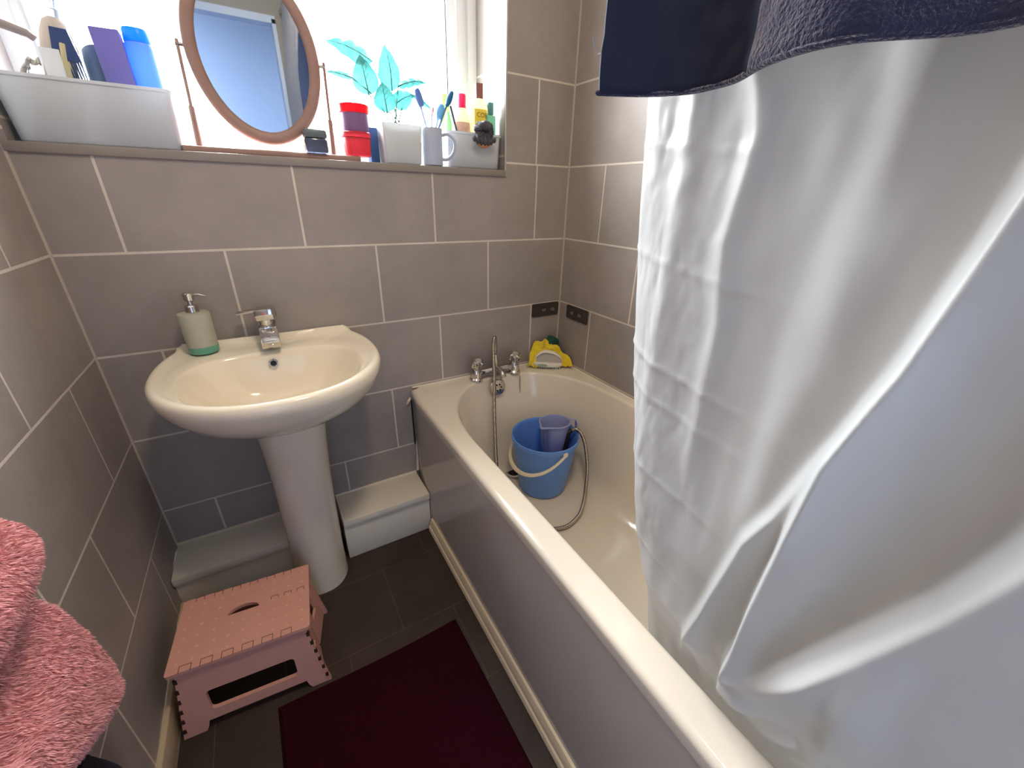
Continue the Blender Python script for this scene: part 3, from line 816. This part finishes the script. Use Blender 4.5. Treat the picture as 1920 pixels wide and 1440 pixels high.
# ------------------------------------------------------------------ fluffy pink towel on the left wall
FUR = mat('pink_plush', srgb(214, 150, 152), .9, var=.25, vscale=55, spec=.15, sheen=.5)
fz = [(.436, .03, -.75), (.441, .05, -.725), (.452, .066, -.70), (.475, .076, -.685), (.53, .076, -.680), (.60, .066, -.680), (.66, .052, -.690), (.70, .044, -.706), (.728, .042, -.716),
      (.740, .046, -.716), (.752, .060, -.700), (.768, .074, -.682), (.79, .080, -.674), (.81, .076, -.680), (.83, .066, -.696), (.845, .05, -.72), (.853, .03, -.77)]
rings = []; n = 72
zs = []
for i in range(61):
    t = i/60; z = lerp(.436, .853, t)
    th = pl([(a, b) for a, b, c in fz], z); yf = pl([(a, c) for a, b, c in fz], z)
    yn = -1.16; yc = (yf+yn)/2; ry = (yf-yn)/2
    out = []
    for k in range(n):
        a = 2*PI*k/n; c, s = math.cos(a), math.sin(a)
        th += .007 if k == 0 else 0; x = .012+th/2+th/2*math.copysign(abs(c)**.75, c)
        y = yc+ry*math.copysign(abs(s)**.55, s)
        nn = noise.fractal(Vector((x*9, y*9, z*9)), 1, 2, 3)
        p = Vector((x, y, z)); ctr = Vector((.012+th/2, yc, z))
        p += (p-ctr).normalized()*.010*nn
        p.x = max(p.x, .012); p.z += .62*max(0, -.69-p.y)*sm(.72, .45, z)
        out.append(p)
    rings.append(out)
fm = MB().loft(rings)
ft = thing('plush_towel', 'fluffy pink plush towel hanging on the left wall in the foreground', 'towel', (.06, -.9, .43))
fb = fm.build('towel_body', FUR, ft, True, 180)
me = fb.data; me.calc_loop_triangles()
tris = [(me.vertices[a].co, me.vertices[b].co, me.vertices[c].co, t.normal, t.area) for t in me.loop_triangles for a, b, c in [t.vertices]]
import bisect
cum = []; tot = 0
vis = [t for t in tris if t[0].y > -1.0 and t[0].x > .02]
for t in vis: tot += t[4]; cum.append(tot)
fv = []; ff = []
rnd = random.Random(3)
for k in range(60000):
    t = vis[min(len(vis)-1, bisect.bisect(cum, rnd.random()*tot))]
    u, v = rnd.random(), rnd.random()
    if u+v > 1: u, v = 1-u, 1-v
    p = t[0]+(t[1]-t[0])*u+(t[2]-t[0])*v
    nn = t[3]
    nx = noise.noise(p*22); nz_ = noise.noise(p*22+Vector((7, 3, 1)))
    d = (nn+Vector((.3*nx+rnd.uniform(-.35, .35), .9*nx+rnd.uniform(-.35, .35), -.75+.9*nz_+rnd.uniform(-.35, .35)))).normalized()
    ln = rnd.uniform(.0055, .0105); w = rnd.uniform(.0005, .0009)
    sd_ = d.cross(Vector((rnd.uniform(-1, 1), rnd.uniform(-1, 1), rnd.uniform(-1, 1)))).normalized()*w
    b0 = p-nn*.001; mid_ = b0+d*ln*.6; tip = b0+d*ln+Vector((0, 0, -.0015))
    i0 = len(fv)
    fv += [b0-sd_, b0+sd_, mid_-sd_*.8, mid_+sd_*.8, tip]
    ff += [(i0, i0+1, i0+3, i0+2), (i0+2, i0+3, i0+4)]
pm_ = bpy.data.meshes.new('plush_pile'); pm_.from_pydata(fv, [], ff)
po = link('plush_pile', pm_, FUR, ft, True, 180); po['kind'] = 'stuff'
# dark garment showing under it
dg = MB(); rg = []
for i in range(14):
    z = lerp(.002, .440, i/13); th = .034+.012*math.sin(i*.9)
    rg.append([Vector((.017+th/2+th/2*math.cos(a), -.915+(.17+.012*math.sin(i*.8))*math.copysign(abs(math.sin(a))**.6, math.sin(a)), z)) for a in [2*PI*k/30 for k in range(30)]])
tag(dg.loft(rg).build('garment', mat('dark_navy_fabric', srgb(30, 30, 46), .9, var=.3, vscale=60, bump=.6, bscale=120), None), 'dark navy garment bundled beneath the pink plush towel', 'clothing')

# ------------------------------------------------------------------ window sill: left basket and contents
BASK = mat('white_storage_plastic', srgb(214, 218, 222), .45, var=.03, transl=.25)
def open_box(name, x0, x1, y0, y1, z0, z1, flare, m, parent, th=.003, rad=.015, lip=.003):
    def rg(i, z, f):
        return [Vector((x, y, z)) for x, y in rrect(x0+i-f, y0+i-f, x1-i+f, y1-i+f, rad, 5)]
    rings = [rg(.004, z0, 0), rg(0, z0+.004, 0), rg(0, z1-.008, flare), rg(-lip, z1-.006, flare), rg(-lip, z1, flare), rg(th, z1, flare), rg(th, z0+.008, 0), rg(th+.004, z0+.006, 0)]
    return MB().loft(rings).build(name, m, parent, True, 50)
b1 = thing('storage_basket', 'long white plastic storage basket at the left end of window sill', 'basket', (.165, .08, SILL))
open_box('basket_body', .024, .300, .012, .165, SILL+.0006, 1.414, .007, BASK, b1, .003, .02)
def sill(name, label, cat, x, y, z=SILL, group=None): return thing(name, label, cat, (x, y, z), group)
# upside-down toiletry pouch (grey with cream side)
zb = SILL+.01
t = sill('pump_bottle', 'grey and cream pump bottle leaning in the left basket', 'bottle', .105, .065, zb)
Mb_ = Matrix.Translation((.098, .078, zb)) @ Matrix.Rotation(math.radians(10), 4, 'Y')
GB = mat('grey_toiletry_plastic', srgb(186, 178, 168), .4, transl=.2, var=.06)
MB().lathe([(.022, 0), (.025, .004), (.026, .17), (.024, .20), (.018, .222), (.010, .23)], M=Mb_, n=32, sx=1.15, sy=.8).build('bottle_body', GB, t)
MB().lathe([(.009, .23), (.009, .245), (.004, .247), (.004, .262), (.010, .264), (.010, .272)], M=Mb_, n=20).build('pump_head', mat('clear_pump', srgb(200, 214, 224), .2, trans=.4), t)
plate(rrect(-.013, .09, .013, .185, .003), [], .002, Mb_ @ Matrix.Translation((.017, -.0195, 0)) @ Matrix.Rotation(math.radians(35), 4, 'Z') @ Matrix.Rotation(PI/2, 4, 'X')).build('cream_label', mat('cream_label', srgb(236, 228, 180), .5, transl=.3), t, False)
t = sill('cream_tube', 'short white toiletry tube standing at front of the left basket', 'tube', .113, .035, zb)
rg = []
Mt = Matrix.Translation((.113, .036, zb)) @ Matrix.Rotation(math.radians(2), 4, 'Y')
for z, rx, ry in ((.0, .013, .012), (.03, .013, .012), (.032, .015, .013), (.12, .015, .006), (.160, .0155, .002), (.165, .0155, .0015)):
    rg.append([Mt @ Vector((rx*math.cos(2*PI*k/28), ry*math.sin(2*PI*k/28), z)) for k in range(28)])
MB().loft(rg[2:]).build('tube_body', mat('white_tube', srgb(214, 220, 224), .35), t); MB().loft(rg[:3]).build('tube_cap', UPVC, t)
DB = mat('dark_blue_plastic', srgb(52, 74, 124), .3, transl=.15)
t = sill('hair_comb', 'dark blue hair comb with white gaps between teeth in left basket', 'comb', .148, .055, zb)
Mc = Matrix.Translation((.148, .060, zb)) @ Matrix.Rotation(math.radians(-3), 4, 'Y')
cm = MB(); cm.add([Mc @ Vector(p) for p in [(-.024, -.004, .150), (.020, -.004, .150), (.016, -.004, .205), (-.010, -.004, .208), (-.024, .004, .150), (.020, .004, .150), (.016, .004, .205), (-.010, .004, .208)]], ((0, 1, 2, 3), (7, 6, 5, 4), (0, 4, 5, 1), (1, 5, 6, 2), (2, 6, 7, 3), (3, 7, 4, 0)))
cm.build('comb_back', DB, t, False)
tt = MB()
for k in range(11): tt.box((-.024+.0041*k, -.002, .05), (-.024+.0041*k+.0022, .002, .151), Mc)
tt.build('comb_teeth', DB, t, False)
t = sill('cosmetic_pouch', 'dark slate cosmetic pouch between the comb and purple carton', 'pouch', .185, .075, zb)
rg = []
for z, rx, ry in ((0, .024, .018), (.02, .027, .021), (.10, .028, .018), (.165, .027, .010), (.182, .025, .004), (.186, .024, .002)):
    rg.append([Vector((.186+rx*math.cos(2*PI*k/28), .085+ry*math.sin(2*PI*k/28), zb+z-.006*math.cos(2*(2*PI*k/28))*(z > .1))) for k in range(28)])
MB().loft(rg).build('pouch_body', mat('slate_pouch', srgb(96, 116, 142), .5, transl=.2), t)
t = sill('carton', 'tall mauve carton standing in left basket beside blue bottle', 'carton', .218, .07, zb)
rbox('carton_body', (.196, .048, zb), (.246, .08, 1.520), .002, mat('mauve_card', srgb(120, 116, 176), .5, transl=.25), t, Matrix.Translation((.217, .06, zb)) @ Matrix.Rotation(math.radians(-1.5), 4, 'Y') @ Matrix.Translation((-.217, -.06, -zb)))
t = sill('shampoo_bottle', 'tall blue shampoo bottle with bright blue cap in left basket', 'bottle', .264, .08, zb)
MB().lathe([(.023, 0), (.027, .004), (.0275, .195), (.025, .206)], c=(.266, .082, zb), n=32, sy=.8).build('bottle_body', mat('blue_bottle', srgb(108, 150, 216), .35, transl=.45), t)
MB().lathe([(.0245, .204), (.0255, .206), (.0245, .228), (.022, .232)], c=(.266, .082, zb), n=32, sy=.8).build('bottle_cap', mat('bright_blue_cap', srgb(40, 140, 226), .3, transl=.5), t)
t = sill('folded_packet', 'crumpled silvery packet stuffed in the left corner of left basket', 'packet', .058, .07, zb)
pk = MB(); pts = []
for i in range(22):
    for j in range(16):
        u, v = i/21, j/15
        pts.append(Vector((.040+.048*u+.006*math.sin(v*5), .05+.03*v+.010*noise.noise(Vector((u*7, v*7, 1))), zb+.01+.205*u**.5*(1-.35*u)+.012*noise.noise(Vector((u*6, v*6, 4))))))
pk.add(pts, [(i*16+j, (i+1)*16+j, (i+1)*16+j+1, i*16+j+1) for i in range(21) for j in range(15)])
po = pk.build('packet_body', mat('silver_packet', srgb(188, 186, 180), .35, .3, var=.25, vscale=40), t, True, 40); s = po.modifiers.new('t', 'SOLIDIFY'); s.thickness = .002
t = sill('toothpaste_tube', 'brownish grey tube lying across the silvery packet in left basket', 'tube', .06, .05, zb)
MB().tube([(.040, .042, 1.505), (.092, .050, 1.490), (.100, .052, 1.482)], lambda q: .010-.004*q, 16).build('tube_body', mat('brown_grey_tube', srgb(150, 140, 138), .4), t)

# swivel mirror
WOOD = mat('reddish_wood', srgb(152, 122, 112), .45, var=.2, vscale=25)
mr_ = thing('vanity_mirror', 'oval swivel mirror on a reddish wooden stand in the window', 'mirror', (.50, .05, SILL))
rbox('stand_base', (.300, .012, SILL+.0005), (.715, .105, SILL+.014), .003, WOOD, mr_)
for x0, x1 in ((.334, .342), (.648, .655)):
    mb = MB(); mb.tube([(x0, .05, SILL+.012), (lerp(x0, x1, .42), .05, SILL+.100)], .0065, 10); mb.tube([(lerp(x0, x1, .42), .05, SILL+.098), (x1, .05, 1.516), (x1, .05, 1.522)], .0038, 10)
    mb.build('post', WOOD, mr_)
mc = Vector((.4975, .05, 1.512)); ax, az = .146, .189
Mm = Matrix.Translation(mc) @ Matrix.Rotation(math.radians(2.0), 4, 'X')
rg = []
for d_, y in ((0, .012), (0, -.004), (.003, -.010), (.010, -.013), (.022, -.011), (.028, -.006), (.028, .012)):
    rg.append([Mm @ Vector(((ax-d_)*math.cos(2*PI*k/96), y, (az-d_)*math.sin(2*PI*k/96))) for k in range(96)])
rg.append(rg[0]); MB().loft(rg, False, False).build('mirror_frame', WOOD, mr_, True, 60)
MIR = mat('mirror_glass', srgb(214, 224, 236), .02, 1.)
rg = []
for y in (-.004, .000): rg.append([Mm @ Vector(((ax-.0275)*math.cos(2*PI*k/96), y, (az-.0275)*math.sin(2*PI*k/96))) for k in range(96)])
MB().loft(rg).build('mirror_glass', MIR, mr_, True, 30)
rg = []
for y in (.0125, .015): rg.append([Mm @ Vector(((ax-.004)*math.cos(2*PI*k/96), y, (az-.004)*math.sin(2*PI*k/96))) for k in range(96)])
MB().loft(rg).build('backing', WOOD, mr_, True, 30)
for s in (-1, 1):
    MB().tube([mc+Vector((s*(ax-.004), 0, 0)), mc+Vector((s*(ax+.014), 0, 0))], .004, 10).build('pivot', CHROME, mr_)

# dark jar
t = sill('cosmetic_jar', 'small square glass jar with dark grey lid right of mirror', 'jar', .604, -.0, SILL)
rbox('jar_body', (.573, .001, SILL+.0145), (.629, .049, SILL+.050), .006, mat('dark_jar_glass', srgb(70, 78, 100), .15, trans=.4), t)
rbox('jar_lid', (.574, .0, SILL+.050), (.630, .050, SILL+.071), .006, mat('dark_grey_lid', srgb(92, 104, 108), .4), t)
# red jars stacked
RED = mat('red_jar_plastic', srgb(190, 60, 74), .3, transl=.35, trans=.2); REDL = mat('red_lid', srgb(206, 34, 60), .3, transl=.5)
MAUV = mat('mauve_label', srgb(138, 110, 150), .5, transl=.25)
t = sill('plastic_jar', 'lower red plastic jar of the stack of two on window sill', 'jar', .716, .03, SILL)
c = (.7165, .046, SILL+.0145)
MB().lathe([(.033, 0), (.0355, .003), (.0375, .045), (.037, .048)], c=c, n=36).build('jar_body', RED, t)
MB().lathe([(.039, .047), (.0395, .049), (.0395, .060), (.038, .0615)], c=c, n=36).build('jar_lid', RED, t)
t = sill('plastic_jar', 'upper red plastic jar with mauve label on top of stack', 'jar', .716, .03, SILL+.076)
c = (.7175, .046, SILL+.0765)
MB().lathe([(.0345, 0), (.036, .003), (.0378, .042), (.0375, .045)], c=c, n=36).build('jar_body', MAUV, t)
MB().lathe([(.0385, .0445), (.0405, .046), (.0415, .064), (.040, .066)], c=c, n=36).build('jar_lid', REDL, t)
# dark blue carton
t = sill('carton', 'dark blue carton tucked behind red jars beside white pot', 'carton', .772, .075, SILL)
rbox('carton_body', (.757, .062, SILL+.0005), (.783, .10, SILL+.095), .002, mat('dark_blue_card', srgb(62, 96, 146), .5, transl=.2), t)
# white planter with plant
POT = mat('white_pot', srgb(226, 230, 232), .35, transl=.2)
t = sill('potted_plant', 'leafy variegated houseplant in a square white pot on the sill', 'plant', .85, .06, SILL)
open_box('pot', .790, .898, .012, .125, SILL+.0005, 1.397, .005, POT, t, .004, .008, .0)
rbox('soil', (.796, .018, 1.375), (.899, .119, 1.386), .002, mat('potting_soil', srgb(60, 48, 40), .9), t)
LEAF = mat('variegated_leaf', srgb(66, 138, 134), .4, var=.6, vscale=26, transl=.22, spec=.3)
STEMM = mat('leaf_vein', srgb(60, 104, 92), .5)
root = Vector((.848, .075, 1.386))
def leaf(base, tip, width, bend, side=(0, 0, 0), face=None, curl=.2):
    base = Vector(base); tip = Vector(tip); ax_ = (tip-base); Ln = ax_.length; ax_.normalize()
    fn = Vector(face if face else (-.25, -1, .25)); fn = (fn-ax_*fn.dot(ax_)).normalized(); sd2 = ax_.cross(fn)
    mb = MB(); nu_, nv_ = 18, 10; pts = []
    mid_ = []
    for i in range(nu_+1):
        u = i/nu_; w = width*(math.sin(PI*u**.75)**.8)*(1-.25*u) if 0 < u < 1 else .0004
        ctr = base+ax_*Ln*u+fn*(bend*math.sin(PI*u)); mid_.append(ctr)
        for j in range(nv_+1):
            v = j/nv_*2-1
            p = ctr+sd2*w*v-fn*(curl*w*(v*v))+fn*.002*math.sin(u*22+3*abs(v))
            pts.append(p)
    mb.add(pts, [(i*(nv_+1)+j, (i+1)*(nv_+1)+j, (i+1)*(nv_+1)+j+1, i*(nv_+1)+j+1) for i in range(nu_) for j in range(nv_)])
    lf = mb.build('leaf', LEAF, t, True, 180)
    vb = MB().tube([p+fn*.0008 for p in mid_[:-1]], lambda q: .0016*(1-q)+.0003, 6)
    for k in (4, 7, 10, 13):
        w = width*.7
        for s in (-1, 1):
            if (k+s) % 3 == 0: continue
            vb.tube([mid_[k]+fn*.0008, mid_[min(k+3, nu_)]+sd2*s*w*.45+fn*(.0008-curl*w*.15)], .0005, 5)
    vb.build('vein', STEMM, lf)
    st_ = cr([root+Vector((random.uniform(-.012, .012), 0, 0)), (root+base)/2+Vector((0, .006, .02)), base], 8)
    MB().tube(st_, .0018, 8).build('stem', STEMM, t)
leaf((.803, .12, 1.560), (.680, .125, 1.592), .034, .012, face=(-.1, -1, .5))
leaf((.780, .105, 1.473), (.764, .10, 1.566), .041, .008)
leaf((.848, .10, 1.490), (.836, .095, 1.600), .040, .010, face=(.2, -1, .2))
leaf((.870, .105, 1.505), (.955, .09, 1.522), .017, .012, face=(.1, -1, .7))
leaf((.824, .085, 1.432), (.814, .08, 1.505), .036, .006)
leaf((.850, .10, 1.455), (.915, .10, 1.490), .030, .012, face=(.1, -1, .4))
leaf((.740, .11, 1.510), (.668, .115, 1.518), .010, .006)
leaf((.905, .10, 1.49), (.972, .09, 1.450), .011, .006, face=(.2, -1, .5))

# mug with toothbrushes
MUG = mat('grey_mug', srgb(176, 184, 204), .3)
t = sill('mug', 'grey mug with handle holding the toothbrushes on sill', 'mug', .936, .03, SILL)
c = (.940, .026, SILL+.0005)
MB().lathe([(.026, 0), (.030, .003), (.0315, .10), (.031, .103), (.029, .103), (.0285, .098), (.027, .008), (.01, .006)], c=c, n=40).build('mug_body', MUG, t)
mh = MB(); rg = []
for p in cr([(.028, 0, .085), (.050, 0, .088), (.068, 0, .070), (.066, 0, .042), (.048, 0, .022), (.027, 0, .020)], 7):
    rg.append(p)
Mg = Matrix.Translation(c) @ Matrix.Rotation(math.radians(-28), 4, 'Z')
mh.tube([Mg @ p for p in rg], .0048, 12).build('mug_handle', MUG, t)
def tbrush(label, b, tp_, col, headc, hl=.03, hw_=.006, name='toothbrush', cat='toothbrush'):
    b = Vector(b); tp_ = Vector(tp_); tg = thing(name, label, cat, b, 'brushes in the mug')
    d_ = (tp_-b).normalized(); hb_ = tp_-d_*hl
    MB().tube([b, b.lerp(hb_, .5), hb_, tp_], lambda q: .0042-.0016*q, 10).build('brush_handle', mat('h_'+label[:12], srgb(*col), .35, transl=.2), tg)
    q = Vector((0, -1, .2)); q = (q-d_*q.dot(d_)).normalized(); u = d_.cross(q)
    mb = MB(); rgs = []
    for k in range(9):
        f = k/8; p = hb_+d_*hl*f; ww = hw_*math.sin(PI*(.12+.76*f))**.5
        rgs.append([p+u*ww*math.cos(a)+q*(.006+.008*math.sin(a)) for a in [2*PI*i/14 for i in range(14)]])
    mb.loft(rgs).build('bristles', mat('b_'+label[:12], srgb(*headc), .7, transl=.3), tg)
zb2 = SILL+.012
tbrush('thin pink-tipped toothbrush upright in the grey mug', (.934, .028, zb2), (.953, .050, 1.452), (196, 190, 200), (214, 150, 150), .018, .004)
tbrush('wide blue toothbrush leaning right in the grey mug', (.916, .018, zb2), (1.016, .045, 1.497), (110, 134, 170), (40, 110, 150), .042, .009)
tbrush('pale blue toothbrush behind the wide one in the grey mug', (.926, .038, zb2), (.985, .052, 1.462), (150, 180, 206), (120, 170, 200), .040, .012)
tbrush('tall slim blue brush with broad head at left edge of mug', (.945, .016, zb2), (.905, .046, 1.492), (176, 190, 214), (104, 134, 186), .045, .011)

# right basket and bottles
b2 = thing('storage_basket', 'white square storage basket at the right end of window sill', 'basket', (1.075, .08, SILL))
open_box('basket_body', .992, 1.172, .016, .150, SILL+.0006, 1.394, .004, BASK, b2, .003, .012)
CREAM = mat('cream_bottle', srgb(236, 232, 206), .35, transl=.4)
t = sill('lotion_bottle', 'cream bottle with pink cap standing in the right basket', 'bottle', 1.062, .065, zb)
c = (1.062, .068, zb)
MB().lathe([(.022, 0), (.025, .004), (.0255, .135), (.022, .152), (.012, .163), (.012, .166)], c=c, n=32, sy=.75).build('bottle_body', CREAM, t)
MB().lathe([(.0135, .164), (.0135, .198), (.012, .201)], c=c, n=24).build('bottle_cap', mat('pink_cap', srgb(220, 58, 112), .35, transl=.3), t)
MB().lathe([(.0262, .085), (.0262, .124)], c=c, n=32, sy=.76, cap0=False, cap1=False).build('label', mat('pinkish_label', srgb(214, 178, 164), .5, transl=.3, var=.2, vscale=90), t)
t = sill('perfume_bottle', 'tallest bottle with brown cap and yellow label in right basket', 'bottle', 1.116, .055, zb)
c = (1.118, .058, zb)
MB().lathe([(.028, 0), (.031, .004), (.031, .164), (.028, .180), (.020, .190), (.015, .194), (.015, .196)], c=c, n=36, sy=.7).build('bottle_body', CREAM, t)
cp = MB().lathe([(.0155, .193), (.0155, .232), (.0145, .234)], c=c, n=4, M=Matrix.Rotation(math.radians(35), 4, 'Z')).build('bottle_cap', mat('brown_cap', srgb(150, 104, 100), .35, transl=.2), t, False)
lb = MB(); rg = []
for zz in (.118, .163): rg.append([Vector(c)+Vector((.0314*math.cos(a), .0314*.7*math.sin(a), zz)) for a in [math.radians(-136+92*k/16) for k in range(17)]])
lbo = lb.loft(rg, False, False, False).build('label', mat('yellow_label', srgb(222, 196, 84), .5, transl=.3), t)
text_mesh('label_lettering', 'COR', .019, Matrix.Translation((c[0]+.001, c[1]-.0234, c[2]+.146)) @ Matrix.Rotation(PI/2, 4, 'X'), mat('dark_lettering', srgb(110, 96, 40), .6), lbo)
t = sill('gel_bottle', 'mint green bottle with teal cap in right corner of right basket', 'bottle', 1.170, .06, zb)
MINT = mat('mint_bottle', srgb(150, 206, 186), .3, transl=.45)
rbox('bottle_body', (1.134, .035, zb), (1.170, .06, 1.452), .005, MINT, t, Matrix.Translation((.0, .0, 0)))
rbox('bottle_cap', (1.146, .04, 1.4525), (1.164, .056, 1.488), .003, mat('teal_cap', srgb(100, 154, 152), .35, transl=.3), t)
t = sill('green_bottle', 'small lime green bottle at left back of the right basket', 'bottle', 1.035, .11, zb)
MB().lathe([(.014, 0), (.016, .003), (.016, .165), (.013, .18), (.013, .196), (.009, .203)], c=(1.022, .112, zb), n=24).build('bottle_body', mat('lime_bottle', srgb(170, 226, 140), .35, transl=.5), t)
t = sill('clear_bottle', 'clear little bottle next to the black stick in right basket', 'bottle', 1.02, .06, zb)
MB().lathe([(.012, 0), (.0135, .003), (.0135, .115), (.008, .14), (.006, .148)], c=(1.0125, .065, zb), n=24).build('bottle_body', mat('clear_plastic', srgb(214, 224, 214), .2, trans=.6), t)
tag(MB().tube([(1.040, .030, zb+.002), (1.024, .030, 1.400), (1.006, .030, 1.461)], .0034, 10).build('makeup_pencil', mat('dark_stick', srgb(62, 70, 84), .4), None), 'dark pencil leaning out of the left side of right basket', 'pencil')
# scrunchie hooked over basket front
sc_ = thing('hair_scrunchie', 'dark glittery hair scrunchie hanging over the front of the right basket', 'scrunchie', (1.104, -.004, 1.37))
DK = mat('dark_glitter_fabric', srgb(74, 72, 82), .6, var=.5, vscale=260, bump=1, bscale=220)
mb = MB(); rg = []
for i in range(64):
    a = 2*PI*i/64
    ctr = Vector((1.106+.017*math.cos(a), -.003-.012*math.sin(a)*.2, 1.398+.012*math.sin(a)))
    rr_ = .0175+.005*noise.noise(Vector((math.cos(a)*2.2, math.sin(a)*2.2, 1)))+.0012*math.sin(a*23)
    o1 = Vector((math.cos(a), 0, math.sin(a))); o2 = Vector((0, 1, 0))
    rg.append([ctr+(o1*math.cos(b)+o2*math.sin(b)*.75)*rr_*(1+.10*math.sin(5*b+a*3)) for b in [2*PI*k/16 for k in range(16)]])
rg.append(rg[0]); mb.loft(rg, False, False).build('gathered_band', DK, sc_, True, 60)
mb = MB(); rg = []
for i in range(30):
    f = i/29; x = 1.062+.080*f
    ctr = Vector((x, -.012, 1.376-.006*math.sin(PI*f)))
    rr_ = (.012+.003*math.sin(f*40))*math.sin(PI*(.08+.84*f))**.5
    rg.append([ctr+Vector((0, rr_*.8*math.cos(b), rr_*math.sin(b))) for b in [2*PI*k/14 for k in range(14)]])
mb.loft(rg).build('frill', DK, sc_, True, 60)
MB().tube(cr([(1.078, -.006, 1.3655), (1.10, -.008, 1.3575), (1.128, -.006, 1.364)], 6), lambda q: .003+.0045*math.sin(PI*q), 12).build('orange_clip', mat('orange_clip', srgb(226, 160, 110), .4, transl=.3), sc_)

# ------------------------------------------------------------------ light
w = bpy.data.worlds.new('daylight'); SC.world = w; w.use_nodes = True
bg = w.node_tree.nodes['Background']; bg.inputs[0].default_value = (.95, .98, 1.0, 1); WN = w.node_tree.nodes; WL = w.node_tree.links
wt = WN.new('ShaderNodeTexCoord'); wsx = WN.new('ShaderNodeSeparateXYZ'); wr_ = WN.new('ShaderNodeValToRGB')
wm = WN.new('ShaderNodeMapRange'); wm.inputs['From Min'].default_value = -1; wm.inputs['From Max'].default_value = 1
WL.new(wt.outputs['Generated'], wsx.inputs[0]); WL.new(wsx.outputs['Z'], wm.inputs['Value']); WL.new(wm.outputs[0], wr_.inputs[0])
ce = wr_.color_ramp.elements; ce[0].position = .0; ce[0].color = (.14, .14, .14, 1); ce[1].position = 1.; ce[1].color = (1, 1, 1, 1)
for p_, c_ in ((.485, .16), (.515, .36), (.75, .68)):          # overcast sky: dim ground, brighter towards the zenith
    e_ = ce.new(p_); e_.color = (c_, c_, c_, 1)
wmul = WN.new('ShaderNodeMath'); wmul.operation = 'MULTIPLY'; wmul.inputs[1].default_value = 92.0
wy = WN.new('ShaderNodeMapRange'); wy.interpolation_type = 'SMOOTHSTEP'      # sky brightest in front of the window, duller to the sides
wy.inputs['From Min'].default_value = .30; wy.inputs['From Max'].default_value = .90; wy.inputs['To Min'].default_value = .25; wy.inputs['To Max'].default_value = 1.1
WL.new(wsx.outputs['Y'], wy.inputs['Value'])
wm2 = WN.new('ShaderNodeMath'); wm2.operation = 'MULTIPLY'
WL.new(wr_.outputs[0], wmul.inputs[0]); WL.new(wmul.outputs[0], wm2.inputs[0]); WL.new(wy.outputs[0], wm2.inputs[1]); WL.new(wm2.outputs[0], bg.inputs[1])
pt = bpy.data.lights.new('window_portal', 'AREA'); pt.shape = 'RECTANGLE'; pt.size = WX1-WX0-.19; pt.size_y = WTOP-SILL-.18
pt.cycles.is_portal = True
po_ = bpy.data.objects.new('window_portal', pt); COL.objects.link(po_)
po_.matrix_world = Matrix.Translation(((WX0+WX1)/2, WD+.07, (SILL+WTOP)/2)) @ Matrix.Rotation(-PI/2, 4, 'X')
lm = bpy.data.lights.new('ceiling_lamp', 'AREA'); lm.shape = 'DISK'; lm.size = .22; lm.energy = 11.0; lm.color = (1.0, .79, .54)
lo_ = bpy.data.objects.new('ceiling_lamp', lm); COL.objects.link(lo_); lo_.location = (.73, -1.08, HC-.03)
hl = bpy.data.lights.new('added_hall_fill', 'AREA'); hl.shape = 'DISK'; hl.size = .3; hl.energy = 2.5; hl.color = (1.0, .78, .56)  # fill light added in the unseen hallway
ho_ = bpy.data.objects.new('added_hall_fill', hl); COL.objects.link(ho_); ho_.location = (.5, -2.45, HC-.03)

vs = SC.view_settings; vs.view_transform = 'Standard'; vs.look = 'None'; vs.gamma = 1; vs.use_curve_mapping = False; vs.exposure = 0.25
SC.cycles.max_bounces = 8; SC.cycles.diffuse_bounces = 5; SC.cycles.transparent_max_bounces = 12; SC.cycles.caustics_reflective = False; SC.cycles.caustics_refractive = False
